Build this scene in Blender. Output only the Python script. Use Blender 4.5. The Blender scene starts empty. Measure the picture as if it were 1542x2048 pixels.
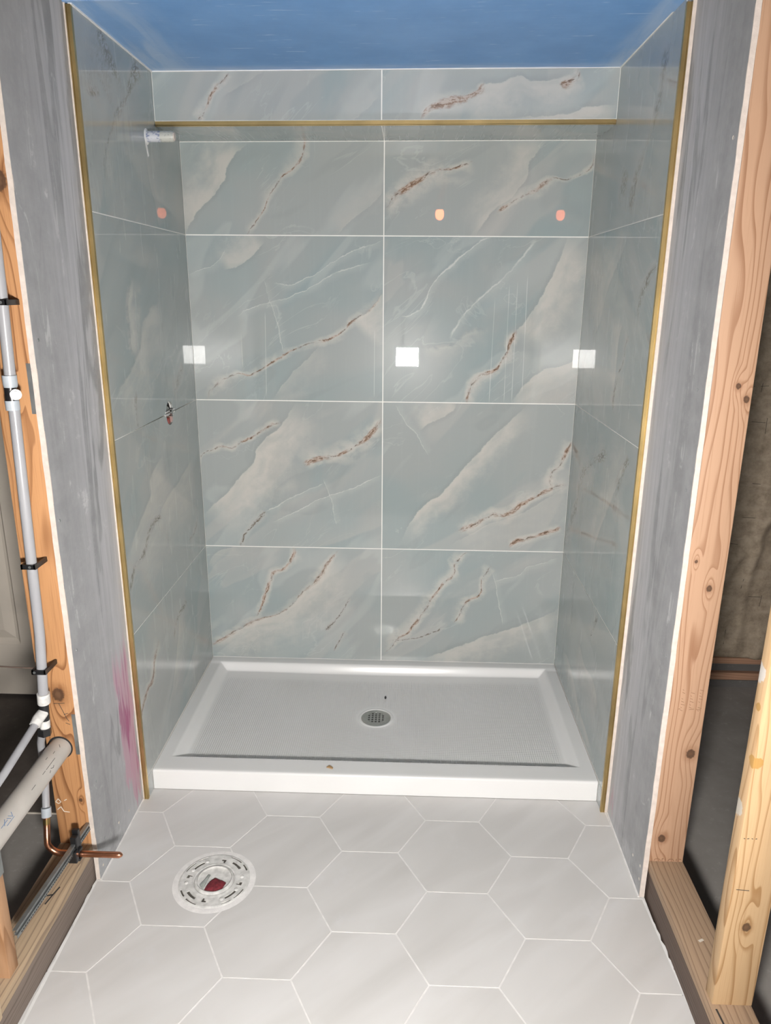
import bpy, bmesh, math, random
from mathutils import Vector, Matrix

# ------------------------------------------------------------------ scene, camera, world, exposure
scene = bpy.context.scene
COL = scene.collection
random.seed(7)

cam_data = bpy.data.cameras.new('camera')
cam = bpy.data.objects.new('camera', cam_data)
COL.objects.link(cam)
scene.camera = cam
cam_data.sensor_fit = 'VERTICAL'
cam_data.sensor_height = 36.0
cam_data.lens = 36.0 * 1481.76 / 2048.0
cam_data.clip_start = 0.02
cam.location = (0.10111, -2.93208, 1.63648)
cam.rotation_mode = 'XYZ'
cam.rotation_euler = (1.28033, -0.0076, 0.03385)

world = bpy.data.worlds.new('dim basement')
scene.world = world
world.use_nodes = True
world.node_tree.nodes['Background'].inputs[0].default_value = (0.95, 0.97, 1.0, 1)
world.node_tree.nodes['Background'].inputs[1].default_value = 0.06

scene.view_settings.view_transform = 'Standard'
scene.view_settings.look = 'None'
scene.view_settings.gamma = 1.0
scene.view_settings.use_curve_mapping = False
scene.view_settings.exposure = 0.0

LAMP = (0.076, -2.87, 1.148)      # the work light standing under the camera
LAMP_RADIANCE = 1010.0

# ------------------------------------------------------------------ helpers
def lin(c):
    c /= 255.0
    return c / 12.92 if c <= 0.04045 else ((c + 0.055) / 1.055) ** 2.4

def rgb(r, g, b):
    return (lin(r), lin(g), lin(b), 1.0)

def props(o, label=None, cat=None, group=None, kind=None):
    if label: o['label'] = label
    if cat: o['category'] = cat
    if group: o['group'] = group
    if kind: o['kind'] = kind
    return o

def empty(name, loc=(0, 0, 0), parent=None):
    o = bpy.data.objects.new(name, None)
    COL.objects.link(o)
    o.location = loc
    o.empty_display_size = 0.05
    if parent: o.parent = parent
    return o

def link(name, mesh, mat, parent=None, smooth=False):
    o = bpy.data.objects.new(name, mesh)
    COL.objects.link(o)
    if mat is not None and not mesh.materials:
        mesh.materials.append(mat)
    if parent is not None:
        o.parent = parent
        o.matrix_parent_inverse = Matrix.Translation(parent.location).inverted()
    if smooth:
        for p in mesh.polygons: p.use_smooth = True
    return o

class MB:
    """collects simple solids into one mesh"""
    def __init__(self):
        self.bm = bmesh.new()

    def box(self, x0, x1, y0, y1, z0, z1):
        v = [self.bm.verts.new(p) for p in ((x0, y0, z0), (x1, y0, z0), (x1, y1, z0), (x0, y1, z0),
                                            (x0, y0, z1), (x1, y0, z1), (x1, y1, z1), (x0, y1, z1))]
        for f in ((3, 2, 1, 0), (4, 5, 6, 7), (0, 1, 5, 4), (1, 2, 6, 5), (2, 3, 7, 6), (3, 0, 4, 7)):
            self.bm.faces.new([v[i] for i in f])
        return self

    def prism(self, pts, depth):
        """pts: 3-D outline; depth: offset vector"""
        d = Vector(depth)
        a = [self.bm.verts.new(p) for p in pts]
        b = [self.bm.verts.new(Vector(p) + d) for p in pts]
        n = len(pts)
        self.bm.faces.new(a)
        self.bm.faces.new(b[::-1])
        for i in range(n):
            self.bm.faces.new((a[i], b[i], b[(i + 1) % n], a[(i + 1) % n]))
        return self

    def tube(self, path, r, seg=16, cap=True, closed=False):
        path = [Vector(p) for p in path]
        n = len(path)
        rr = r if isinstance(r, (list, tuple)) else [r] * n
        rings = []
        t0 = (path[1] - path[0]).normalized()
        u = t0.orthogonal().normalized()
        for i, p in enumerate(path):
            if i == 0: t = path[1] - path[0]
            elif i == n - 1: t = path[-1] - path[-2]
            else: t = (path[i + 1] - path[i]).normalized() + (path[i] - path[i - 1]).normalized()
            t.normalize()
            u = (u - t * u.dot(t)).normalized()
            w = t.cross(u)
            rings.append([self.bm.verts.new(p + (u * math.cos(2 * math.pi * k / seg) + w * math.sin(2 * math.pi * k / seg)) * rr[i]) for k in range(seg)])
        for i in range(n - 1):
            for k in range(seg):
                self.bm.faces.new((rings[i][k], rings[i][(k + 1) % seg], rings[i + 1][(k + 1) % seg], rings[i + 1][k]))
        if cap:
            self.bm.faces.new(rings[0][::-1])
            self.bm.faces.new(rings[-1])
        return self

    def lathe(self, prof, center, seg=40, axis='z'):
        """prof: list of (r, h) from one end to the other"""
        c = Vector(center)
        def P(r, h, a):
            x, y = r * math.cos(a), r * math.sin(a)
            return c + (Vector((x, y, h)) if axis == 'z' else Vector((h, x, y)) if axis == 'x' else Vector((x, h, y)))
        rings = []
        for r, h in prof:
            if r < 1e-6: rings.append([self.bm.verts.new(P(0, h, 0))])
            else: rings.append([self.bm.verts.new(P(r, h, 2 * math.pi * k / seg)) for k in range(seg)])
        for A, B in zip(rings, rings[1:]):
            for k in range(seg):
                a, b = A[k % len(A)], A[(k + 1) % len(A)]
                c2, d = B[(k + 1) % len(B)], B[k % len(B)]
                vs = []
                for q in (a, b, c2, d):
                    if q not in vs: vs.append(q)
                if len(vs) >= 3: self.bm.faces.new(vs)
        return self

    def bevel(self, w, seg=2):
        bmesh.ops.bevel(self.bm, geom=list(self.bm.edges), offset=w, segments=seg, affect='EDGES', profile=0.5)
        return self

    def build(self, name, mat, parent=None, smooth=False, sharp=None):
        bmesh.ops.recalc_face_normals(self.bm, faces=self.bm.faces)
        me = bpy.data.meshes.new(name)
        self.bm.to_mesh(me)
        self.bm.free()
        o = link(name, me, mat, parent, smooth)
        if smooth:
            me.set_sharp_from_angle(angle=math.radians(sharp or 40))
        return o

def arc(c, r, a0, a1, n, u, v):
    u, v, c = Vector(u), Vector(v), Vector(c)
    return [c + u * r * math.cos(a0 + (a1 - a0) * i / n) + v * r * math.sin(a0 + (a1 - a0) * i / n) for i in range(n + 1)]

# ------------------------------------------------------------------ node helpers
class NT:
    def __init__(self, name):
        self.m = bpy.data.materials.new(name)
        self.m.use_nodes = True
        self.t = self.m.node_tree
        self.b = self.t.nodes['Principled BSDF']
        self._pos = None

    def node(self, typ, **kw):
        n = self.t.nodes.new(typ)
        for k, v in kw.items(): setattr(n, k, v)
        return n

    def put(self, sock, v):
        if isinstance(v, bpy.types.NodeSocket): self.t.links.new(v, sock)
        elif v is not None: sock.default_value = v

    @property
    def pos(self):
        if self._pos is None:
            self._pos = self.node('ShaderNodeNewGeometry').outputs['Position']
        return self._pos

    def math(self, op, a, b=None, c=None, clamp=False):
        n = self.node('ShaderNodeMath', operation=op, use_clamp=clamp)
        self.put(n.inputs[0], a)
        if b is not None: self.put(n.inputs[1], b)
        if c is not None: self.put(n.inputs[2], c)
        return n.outputs[0]

    def dot(self, v, vec):
        n = self.node('ShaderNodeVectorMath', operation='DOT_PRODUCT')
        self.put(n.inputs[0], v)
        self.put(n.inputs[1], vec)
        return n.outputs['Value']

    def vmul(self, v, vec):
        n = self.node('ShaderNodeVectorMath', operation='MULTIPLY')
        self.put(n.inputs[0], v); self.put(n.inputs[1], vec)
        return n.outputs[0]

    def vadd(self, v, vec):
        n = self.node('ShaderNodeVectorMath', operation='ADD')
        self.put(n.inputs[0], v); self.put(n.inputs[1], vec)
        return n.outputs[0]

    def dist(self, v, vec):
        n = self.node('ShaderNodeVectorMath', operation='DISTANCE')
        self.put(n.inputs[0], v); self.put(n.inputs[1], vec)
        return n.outputs['Value']

    def comb(self, x, y, z):
        n = self.node('ShaderNodeCombineXYZ')
        for i, v in enumerate((x, y, z)): self.put(n.inputs[i], v)
        return n.outputs[0]

    def noise(self, v, scale, detail=3, rough=0.5, dist=0.0, color=False):
        n = self.node('ShaderNodeTexNoise')
        self.put(n.inputs['Vector'], v)
        n.inputs['Scale'].default_value = scale
        n.inputs['Detail'].default_value = detail
        n.inputs['Roughness'].default_value = rough
        n.inputs['Distortion'].default_value = dist
        return n.outputs['Color' if color else 'Fac']

    def step(self, v, lo, hi, a=0.0, b=1.0):
        n = self.node('ShaderNodeMapRange', interpolation_type='SMOOTHSTEP')
        self.put(n.inputs['Value'], v)
        for k, x in (('From Min', lo), ('From Max', hi), ('To Min', a), ('To Max', b)):
            self.put(n.inputs[k], x)
        return n.outputs[0]

    def mix(self, f, a, b, blend='MIX'):
        n = self.node('ShaderNodeMix', data_type='RGBA', blend_type=blend)
        self.put(n.inputs[0], f)
        self.put(n.inputs[6], a)
        self.put(n.inputs[7], b)
        return n.outputs[2]

    def ramp(self, f, stops):
        n = self.node('ShaderNodeValToRGB')
        cr = n.color_ramp
        while len(cr.elements) < len(stops): cr.elements.new(0.5)
        for e, (p, c) in zip(cr.elements, stops):
            e.position = p; e.color = c
        self.put(n.inputs[0], f)
        return n.outputs[0]

    def curve(self, s, pts):
        n = self.node('ShaderNodeFloatCurve')
        c = n.mapping.curves[0]
        while len(c.points) < len(pts): c.points.new(0.5, 0.5)
        for p, (x, y) in zip(c.points, pts):
            p.location = (x, y); p.handle_type = 'AUTO_CLAMPED'
        n.mapping.update()
        self.put(n.inputs['Value'], s)
        return n.outputs[0]

    def bump(self, h, strength, dist, chain=None):
        n = self.node('ShaderNodeBump')
        n.inputs['Strength'].default_value = strength
        n.inputs['Distance'].default_value = dist
        self.put(n.inputs['Height'], h)
        if chain is not None: self.put(n.inputs['Normal'], chain)
        return n.outputs[0]

    def set(self, **kw):
        for k, v in kw.items():
            self.put(self.b.inputs[k.replace('_', ' ')], v)
        return self.m

def plain(name, c, rough=0.6, metal=0.0, spec=0.5, var=0.06, scale=30.0, bump=0.0):
    n = NT(name)
    f = n.noise(n.pos, scale, 4)
    d = tuple(x * (1 - 2.2 * var) for x in c[:3]) + (1,)
    l = tuple(min(1, x * (1 + 2.2 * var)) for x in c[:3]) + (1,)
    col = n.ramp(f, [(0.3, d), (0.7, l)])
    kw = {}
    if bump: kw['Normal'] = n.bump(n.noise(n.pos, scale * 6, 3), bump, 0.002)
    return n.set(Base_Color=col, Roughness=rough, Metallic=metal, Specular_IOR_Level=spec, **kw)

# veins of the onyx print, per tile: (kind, points on the wall in metres, half width, halo, strength)
VEINS = {
 'b4L': [
  ('R',[(-0.287,2.183),(-0.297,2.13),(-0.303,2.098),(-0.34,2.06),(-0.389,2.017),(-0.427,1.967),(-0.459,1.906),(-0.517,1.832)],0.006,0.03,0.7),
  ('B',[(-0.503,2.141),(-0.571,2.082),(-0.598,2.016),(-0.65,1.955),(-0.708,1.905),(-0.752,1.831)],0.004,-0.09,0.9),
  ('B',[(-0.008,2.002),(-0.05,1.941),(-0.098,1.907),(-0.183,1.834)],0.004,-0.05,0.6)],
 'sL': [
  ('R',[(-0.499,2.303),(-0.524,2.276),(-0.546,2.257),(-0.576,2.205),(-0.605,2.16)],0.01,0.015,1),
  ('B',[(-0.375,2.308),(-0.472,2.262),(-0.526,2.229)],0.004,-0.04,0.5),
  ('B',[(-0.016,2.233),(-0.047,2.205),(-0.111,2.163)],0.004,-0.06,0.5)],
 'sR': [
  ('B',[(0.233,2.229),(0.284,2.245),(0.33,2.275),(0.376,2.277),(0.416,2.293),(0.468,2.28),(0.565,2.289),(0.619,2.311)],0.005,0.09,0.9),
  ('R',[(0.12,2.168),(0.151,2.201),(0.182,2.21),(0.218,2.219),(0.284,2.243),(0.325,2.27)],0.014,0.02,0.8),
  ('R',[(0.561,2.268),(0.591,2.277),(0.611,2.286),(0.622,2.309)],0.014,0.02,1),
  ('B',[(0.428,2.177),(0.521,2.18),(0.588,2.187),(0.664,2.206),(0.746,2.215)],0.004,0.06,0.9)],
 'b4R': [
  ('R',[(-0,1.925),(0.05,1.98),(0.108,2.013),(0.167,2.048),(0.242,2.059),(0.312,2.084)],0.013,0.03,1),
  ('B',[(0.574,2.153),(0.521,2.09),(0.507,2.03),(0.464,1.971),(0.39,1.915),(0.334,1.831)],0.004,-0.07,0.8),
  ('R',[(0.408,1.915),(0.493,1.965),(0.55,1.993),(0.595,2.025),(0.665,2.026),(0.726,2.055),(0.745,2.111)],0.007,0.015,0.8)],
 'b3L': [
  ('R',[(-0.706,1.215),(-0.647,1.288),(-0.575,1.318),(-0.51,1.319),(-0.46,1.354),(-0.384,1.397),(-0.319,1.428),(-0.197,1.466),(-0.128,1.517),(-0.054,1.568),(-0.005,1.624)],0.006,0.02,0.8),
  ('B',[(-0.128,1.517),(-0.054,1.568),(-0.003,1.631)],0.003,0.1,0.9),
  ('W',[(-0.569,1.539),(-0.505,1.57),(-0.441,1.59),(-0.314,1.631),(-0.189,1.696),(-0.05,1.739)],0.0035,0,0.8),
  ('W',[(-0.423,1.658),(-0.313,1.671),(-0.209,1.73),(-0.101,1.784),(-0.009,1.814)],0.0035,0,0.8),
  ('W',[(-0.75,1.688),(-0.702,1.708),(-0.648,1.725),(-0.604,1.781)],0.003,0,0.8),
  ('W',[(-0.456,1.67),(-0.441,1.59),(-0.412,1.505),(-0.395,1.402)],0.004,0,0.6),
  ('B',[(-0.453,1.806),(-0.496,1.763),(-0.528,1.738),(-0.608,1.703)],0.003,-0.08,0.8),
  ('B',[(-0.239,1.437),(-0.332,1.345),(-0.376,1.307),(-0.438,1.218)],0.003,0.06,0.6),
  ('S',[(-0.039,1.493),(-0.04,1.231)],0.002,0,0.7),
  ('S',[(-0.558,1.472),(-0.557,1.342)],0.002,0,0.7),
  ('S',[(-0.461,1.555),(-0.468,1.226)],0.002,0,0.7)],
 'b3R': [
  ('W',[(0.394,1.83),(0.335,1.801),(0.236,1.719),(0.177,1.655),(0.127,1.565),(0.06,1.542)],0.006,0,1),
  ('W',[(0.557,1.821),(0.518,1.764),(0.466,1.706),(0.393,1.637),(0.328,1.582),(0.25,1.46)],0.008,0,0.8),
  ('B',[(0.679,1.832),(0.646,1.746),(0.62,1.678),(0.589,1.614),(0.537,1.533),(0.484,1.472)],0.004,0.11,1),
  ('R',[(0.504,1.493),(0.481,1.436),(0.458,1.379),(0.397,1.332),(0.35,1.3),(0.336,1.262),(0.327,1.211)],0.009,0.02,1),
  ('B',[(0.76,1.398),(0.684,1.361),(0.607,1.339),(0.537,1.275),(0.499,1.211)],0.004,0.09,0.8),
  ('B',[(0.14,1.423),(0.245,1.434),(0.338,1.486),(0.4,1.492)],0.02,0.05,0.6),
  ('S',[(0.417,1.612),(0.413,1.215)],0.0022,0,0.8),
  ('S',[(0.469,1.662),(0.471,1.216)],0.0022,0,0.8),
  ('S',[(0.499,1.672),(0.501,1.216)],0.0022,0,0.8),
  ('S',[(0.535,1.697),(0.54,1.254)],0.0022,0,0.8)],
 'b2L': [
  ('R',[(-0.747,0.936),(-0.732,0.996),(-0.666,1.023),(-0.603,1.024),(-0.537,1.065),(-0.467,1.106),(-0.409,1.13)],0.006,0.012,0.9),
  ('B',[(-0.748,0.733),(-0.696,0.788),(-0.622,0.856),(-0.598,0.895),(-0.537,0.95),(-0.502,1.037),(-0.415,1.117),(-0.355,1.206)],0.004,0.13,1),
  ('R',[(-0.324,0.953),(-0.26,0.981),(-0.213,0.987),(-0.155,1.01),(-0.086,1.053),(-0.034,1.107),(-0.009,1.146)],0.012,0.03,1),
  ('D',[(-0.605,0.601),(-0.566,0.671),(-0.509,0.735),(-0.486,0.752)],0.008,0.012,1),
  ('W',[(-0.486,0.752),(-0.425,0.787),(-0.338,0.833),(-0.246,0.878)],0.004,0,0.8),
  ('W',[(-0.461,0.707),(-0.367,0.754),(-0.231,0.823),(-0.119,0.864),(-0.01,0.915)],0.004,0,0.9),
  ('W',[(-0.246,0.895),(-0.22,0.818),(-0.195,0.701)],0.004,0,0.6)],
 'b2R': [
  ('B',[(0.077,0.642),(0.125,0.733),(0.157,0.779),(0.237,0.843),(0.315,0.939),(0.401,1.039),(0.492,1.137),(0.561,1.207)],0.004,0.06,1),
  ('R',[(0.313,0.679),(0.394,0.721),(0.442,0.747),(0.512,0.76),(0.564,0.804),(0.616,0.833),(0.683,0.873),(0.749,0.891)],0.011,0.03,1),
  ('B',[(0.277,0.614),(0.406,0.698),(0.566,0.764),(0.75,0.885)],0.004,0.1,0.6),
  ('R',[(0.526,0.613),(0.547,0.636),(0.606,0.655),(0.659,0.674),(0.734,0.704)],0.008,0.01,1),
  ('R',[(0.675,0.878),(0.684,0.94),(0.714,0.968),(0.727,1.006),(0.748,1.068)],0.009,0.02,0.9),
  ('W',[(0.043,1.2),(0.086,1.137),(0.124,1.089),(0.179,1.003)],0.004,0,0.6),
  ('B',[(0.139,1.108),(0.202,1.138),(0.269,1.176),(0.289,1.208)],0.004,-0.07,0.8)],
 'b1L': [
  ('R',[(-0.377,0.597),(-0.389,0.547),(-0.422,0.502),(-0.471,0.467),(-0.494,0.416),(-0.518,0.347),(-0.548,0.277)],0.009,0.02,1),
  ('R',[(-0.753,0.133),(-0.66,0.192),(-0.548,0.259),(-0.418,0.309),(-0.351,0.385),(-0.276,0.455),(-0.243,0.511),(-0.195,0.584)],0.008,0.02,0.9),
  ('B',[(-0.753,0.133),(-0.66,0.192),(-0.548,0.259),(-0.418,0.309),(-0.351,0.385),(-0.276,0.455),(-0.243,0.511),(-0.195,0.584)],0.003,0.12,0.9),
  ('D',[(-0.251,0.213),(-0.226,0.243),(-0.199,0.273),(-0.14,0.372)],0.009,0.012,1),
  ('D',[(-0.214,0.116),(-0.189,0.168),(-0.165,0.221)],0.005,0.01,1),
  ('B',[(-0.743,0.512),(-0.709,0.563),(-0.623,0.598)],0.004,0.04,0.6)],
 'b1R': [
  ('R',[(0.368,0.59),(0.323,0.562),(0.303,0.534),(0.3,0.489),(0.259,0.449),(0.219,0.392),(0.178,0.322),(0.148,0.27),(0.117,0.222),(0.074,0.192),(0.016,0.119)],0.007,0.03,0.9),
  ('R',[(0.456,0.528),(0.42,0.475),(0.41,0.402),(0.356,0.361),(0.332,0.309),(0.307,0.267)],0.007,0.03,0.9),
  ('D',[(0.265,0.249),(0.223,0.219),(0.149,0.194),(0.021,0.173)],0.005,0.02,0.7),
  ('B',[(0.173,0.087),(0.29,0.138),(0.421,0.194),(0.552,0.244),(0.75,0.341)],0.004,0.08,0.8),
  ('W',[(0.462,0.509),(0.474,0.465),(0.492,0.369),(0.519,0.261)],0.004,0,0.6),
  ('W',[(0.472,0.459),(0.579,0.495),(0.613,0.529),(0.728,0.57)],0.003,0,0.7)],
 'l4': [
  ('D',[(-0.62,2.283),(-0.665,2.238),(-0.709,2.165)],0.05,0.02,0.6),
  ('D',[(-0.773,2.192),(-0.776,2.152),(-0.752,2.123)],0.03,0.02,0.8),
  ('D',[(-0.344,2.292),(-0.439,2.252),(-0.519,2.175),(-0.601,2.11),(-0.697,2.014),(-0.735,1.931)],0.014,0.02,0.7),
  ('B',[(-0.495,2.19),(-0.625,2.089),(-0.688,2.016),(-0.744,1.896),(-0.75,1.839)],0.004,0.1,0.5),
  ('B',[(-0.382,2.05),(-0.358,1.964),(-0.325,1.901),(-0.296,1.82)],0.004,0.06,0.5)],
 'l3': [
  ('B',[(-0.609,1.666),(-0.649,1.557),(-0.649,1.469),(-0.614,1.427)],0.02,0.05,0.9),
  ('B',[(-0.356,1.601),(-0.519,1.537),(-0.56,1.489),(-0.603,1.432),(-0.726,1.373),(-0.812,1.334)],0.006,0.09,0.7),
  ('D',[(-0.647,1.331),(-0.658,1.286),(-0.658,1.212)],0.007,0.02,0.7),
  ('D',[(-0.143,1.362),(-0.22,1.315),(-0.272,1.26)],0.012,0.02,0.6)],
 'l2': [
  ('B',[(-0.433,1.086),(-0.534,1.06),(-0.59,1.032),(-0.594,0.978),(-0.659,0.949),(-0.772,0.892),(-0.82,0.837)],0.004,0.14,0.7),
  ('D',[(-0.504,0.882),(-0.641,0.865),(-0.701,0.817),(-0.787,0.798),(-0.825,0.766),(-0.85,0.717)],0.008,0.03,0.8),
  ('D',[(-0.081,0.757),(-0.136,0.711),(-0.222,0.698)],0.008,0.02,0.7),
  ('B',[(-0.11,1),(-0.279,0.954),(-0.45,0.924),(-0.551,0.864)],0.004,0.1,0.6)],
 'l1': [
  ('D',[(-0.309,0.483),(-0.428,0.456),(-0.486,0.412)],0.008,0.03,0.8),
  ('R',[(-0.635,0.478),(-0.687,0.431),(-0.721,0.375),(-0.771,0.367),(-0.837,0.327),(-0.845,0.274)],0.008,0.03,0.8),
  ('B',[(-0.436,0.522),(-0.426,0.415),(-0.47,0.332),(-0.541,0.234),(-0.608,0.194)],0.004,0.05,0.6),
  ('B',[(-0.217,0.301),(-0.257,0.248),(-0.435,0.173)],0.004,0.05,0.5)],
 'r4': [
  ('D',[(-0.792,2.24),(-0.726,2.214),(-0.718,2.182),(-0.711,2.118),(-0.651,2.049),(-0.6,2.002),(-0.543,1.925),(-0.515,1.861)],0.016,0.03,0.7),
  ('B',[(-0.612,2.279),(-0.585,2.233),(-0.683,2.109),(-0.631,2.013),(-0.587,1.939)],0.004,0.07,0.5),
  ('D',[(-0.452,1.998),(-0.425,1.96),(-0.392,1.897)],0.02,0.02,0.6)],
 'r3': [
  ('D',[(-0.853,1.711),(-0.774,1.671),(-0.719,1.602),(-0.712,1.563)],0.014,0.03,0.8),
  ('D',[(-0.642,1.514),(-0.619,1.481),(-0.613,1.433),(-0.559,1.378),(-0.543,1.316),(-0.546,1.271)],0.008,0.03,0.8),
  ('B',[(-0.537,1.804),(-0.444,1.728),(-0.332,1.63),(-0.276,1.541),(-0.204,1.482)],0.004,0.08,0.6),
  ('B',[(-0.57,1.552),(-0.536,1.476),(-0.537,1.403),(-0.536,1.335)],0.004,0.05,0.9)],
 'r2': [
  ('D',[(-0.528,1.133),(-0.355,1.06),(-0.212,0.973),(-0.162,0.852),(-0.082,0.737),(0.007,0.617)],0.014,0.03,0.8),
  ('D',[(-0.772,1.165),(-0.685,1.073),(-0.667,1.015),(-0.648,0.959)],0.012,0.03,0.7),
  ('B',[(-0.772,1.165),(-0.667,1.051),(-0.573,0.932),(-0.495,0.817),(-0.46,0.736)],0.004,0.08,0.7)],
 'r1': [
  ('D',[(-0.603,0.584),(-0.534,0.474)],0.006,0.02,0.7),
  ('B',[(-0.151,0.218),(-0.277,0.227),(-0.501,0.149),(-0.666,0.123),(-0.708,0.096)],0.004,0.05,0.6),
  ('B',[(-0.412,0.432),(-0.418,0.369),(-0.685,0.324),(-0.697,0.25)],0.004,0.06,0.6)],
}

# ------------------------------------------------------------------ onyx wall tile: one print for each tile
MARBLE_GREY = (0.330, 0.352, 0.344, 1)
MARBLE_BLUE = (0.268, 0.328, 0.332, 1)
MARBLE_WARM = (0.415, 0.410, 0.390, 1)
CREAM = (0.545, 0.518, 0.474, 1)
PALE = (0.47, 0.49, 0.475, 1)
RUST = (0.225, 0.148, 0.104, 1)
RUST_DARK = (0.085, 0.062, 0.045, 1)
BLUSH = (0.44, 0.345, 0.285, 1)

def onyx(name, veins, plane, seed=0.0, run=42.0):
    """plane 'xz', 'yz' or 'xy': the two world axes that span the tile's face"""
    n = NT(name)
    ax = {'x': (1, 0, 0), 'y': (0, 1, 0), 'z': (0, 0, 1)}
    A, B = Vector(ax[plane[0]]), Vector(ax[plane[1]])
    a, b = n.dot(n.pos, A), n.dot(n.pos, B)
    # print coordinates drawn out along the diagonal the stone runs in
    c, s = (math.cos(math.radians(run)), math.sin(math.radians(run)))
    thick = 2.0 if plane == 'yz' else 1.0     # the side tiles carry broader veins
    al = n.dot(n.pos, tuple(A * c + B * s))
    ac = n.dot(n.pos, tuple(A * -s + B * c))
    diag = n.comb(n.math('MULTIPLY', al, 0.42 / thick), n.math('MULTIPLY', ac, 1 / thick), seed)
    flat = n.comb(n.math('MULTIPLY', a, 1 / thick), b, seed)
    cloud = n.noise(diag, 3.2, 4, 0.55, 0.9)
    cloud2 = n.noise(flat, 2.0, 2, 0.5, 0.4)
    col = n.ramp(cloud, [(0.30, MARBLE_BLUE), (0.45, MARBLE_GREY), (0.58, MARBLE_GREY), (0.74, MARBLE_WARM)])
    col = n.mix(n.step(cloud2, 0.42, 0.66, 0, 0.6), col, MARBLE_BLUE)
    # overlapping sheets of the stone: tone changes with a definite edge
    sh = n.noise(n.vadd(diag, (1.3, 4.1, 0.0)), 2.0, 3, 0.48, 1.0)
    f = n.math('MULTIPLY', n.step(sh, 0.53, 0.56), n.step(sh, 0.56, 0.74, 1, 0.1))
    col = n.mix(n.math('MULTIPLY', f, 0.42), col, MARBLE_WARM)
    sh2 = n.noise(n.vadd(diag, (7.3, 2.1, 3.0)), 2.7, 3, 0.5, 0.8)
    f = n.math('MULTIPLY', n.step(sh2, 0.555, 0.59), n.step(sh2, 0.59, 0.70, 1, 0.0))
    col = n.mix(n.math('MULTIPLY', f, 0.28), col, PALE)
    f = n.math('MULTIPLY', n.step(sh2, 0.39, 0.42, 1, 0), n.step(sh2, 0.30, 0.40, 0.0, 1))
    col = n.mix(n.math('MULTIPLY', f, 0.22), col, (0.235, 0.265, 0.265, 1))
    # faint wisps and healed cracks
    w1 = n.math('ABSOLUTE', n.math('SUBTRACT', n.noise(diag, 5.0, 5, 0.55, 1.2), 0.5))
    wm = n.step(n.noise(flat, 3.1, 2), 0.45, 0.62)
    col = n.mix(n.math('MULTIPLY', n.step(w1, 0.0, 0.012, 0.05 if plane == 'xy' else 0.34, 0), wm), col, PALE)
    wob = n.math('MULTIPLY', n.math('SUBTRACT', n.noise(flat, 14.0, 5, 0.66), 0.5), 0.030)
    grit2 = n.noise(flat, 24.0, 4, 0.62)
    for kind, pts, w, band, stg in veins:
        stg = stg * (1.35 if thick > 1 else 1.15)
        w, band = w * thick, band * (1.5 if thick > 1 else 1.0)
        pts = [Vector(p) for p in pts]
        if pts[0].y < pts[-1].y: pts = pts[::-1]
        d = pts[-1] - pts[0]; L = d.length; d /= L
        nn = Vector((-d.y, d.x))
        st = []
        for p in pts:
            q = p - pts[0]
            ss, tt = q.dot(d) / L, q.dot(nn)
            if not st or ss > st[-1][0] + 0.01: st.append((max(0, min(1, ss)), tt))
        amp = max(0.01, max(abs(t) for _, t in st)) * 1.05
        d3, n3 = A * d.x + B * d.y, A * nn.x + B * nn.y
        o3 = A * pts[0].x + B * pts[0].y
        S = n.math('MULTIPLY_ADD', n.dot(n.pos, tuple(d3)), 1 / L, -o3.dot(d3) / L)
        off = n.curve(S, [(x, 0.5 + 0.5 * t / amp) for x, t in st])
        off = n.math('MULTIPLY_ADD', off, 2 * amp, -amp + o3.dot(n3))
        D = n.math('ADD', n.math('SUBTRACT', n.dot(n.pos, tuple(n3)), off), wob)
        soft = (0.2 if kind == 'B' else 0.08) if L > 0.15 else 0.16
        ends = n.math('MULTIPLY', n.step(S, -soft * 0.2, soft), n.step(S, 1 - soft, 1 + soft * 0.2, 1, 0))
        if kind == 'S':      # straight run of dried grout water
            D = n.math('SUBTRACT', n.dot(n.pos, tuple(n3)), off)
            f = n.math('MULTIPLY', n.step(n.math('ABSOLUTE', D), 0.0, w, 0.5 * stg, 0), n.math('MULTIPLY', ends, n.step(n.noise(n.vmul(n.pos, (90, 90, 5)), 1.0, 2), 0.3, 0.6, 0.3, 1)))
            col = n.mix(f, col, (0.72, 0.72, 0.70, 1))
            continue
        ad = n.math('ABSOLUTE', D)
        own = n.comb(n.math('MULTIPLY', S, L), n.math('MULTIPLY', D, 2.2), seed + pts[0].x * 7 + pts[0].y)
        if kind == 'B':
            sd = D if band > 0 else n.math('MULTIPLY', D, -1)
            edge = n.step(sd, -w * 0.4, w * 0.8)
            fall = n.step(n.math('ADD', sd, n.math('MULTIPLY', n.math('SUBTRACT', grit2, 0.5), abs(band) * 1.3)), abs(band) * 0.0, abs(band) * 1.7, 1, 0)
            f = n.math('MULTIPLY', n.math('MULTIPLY', edge, fall), n.math('MULTIPLY', ends, 0.70 * stg), clamp=True)
            f = n.math('MULTIPLY', f, n.step(n.noise(own, 9.0, 3, 0.5), 0.3, 0.62, 0.5, 1))
            col = n.mix(f, col, CREAM if stg > 0.75 else (0.455, 0.445, 0.415, 1))
            f = n.math('MULTIPLY', n.step(ad, 0.0, w * 0.9, 0.5 * stg, 0), n.math('MULTIPLY', ends, n.step(grit2, 0.4, 0.6)))
            col = n.mix(f, col, CREAM)
            f = n.math('MULTIPLY', n.math('MULTIPLY', n.step(sd, -0.022, -0.001, 0, 1), n.step(sd, -0.001, 0.001, 1, 0)), n.math('MULTIPLY', ends, 0.22 * stg))
            col = n.mix(f, col, (0.21, 0.235, 0.23, 1))
        elif kind == 'W':
            lw = n.step(n.noise(own, 7.0, 2), 0.3, 0.7, w * 0.35, w * 1.1)
            f = n.math('MULTIPLY', n.step(ad, 0.0, lw, 0.9 * stg, 0), ends)
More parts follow.
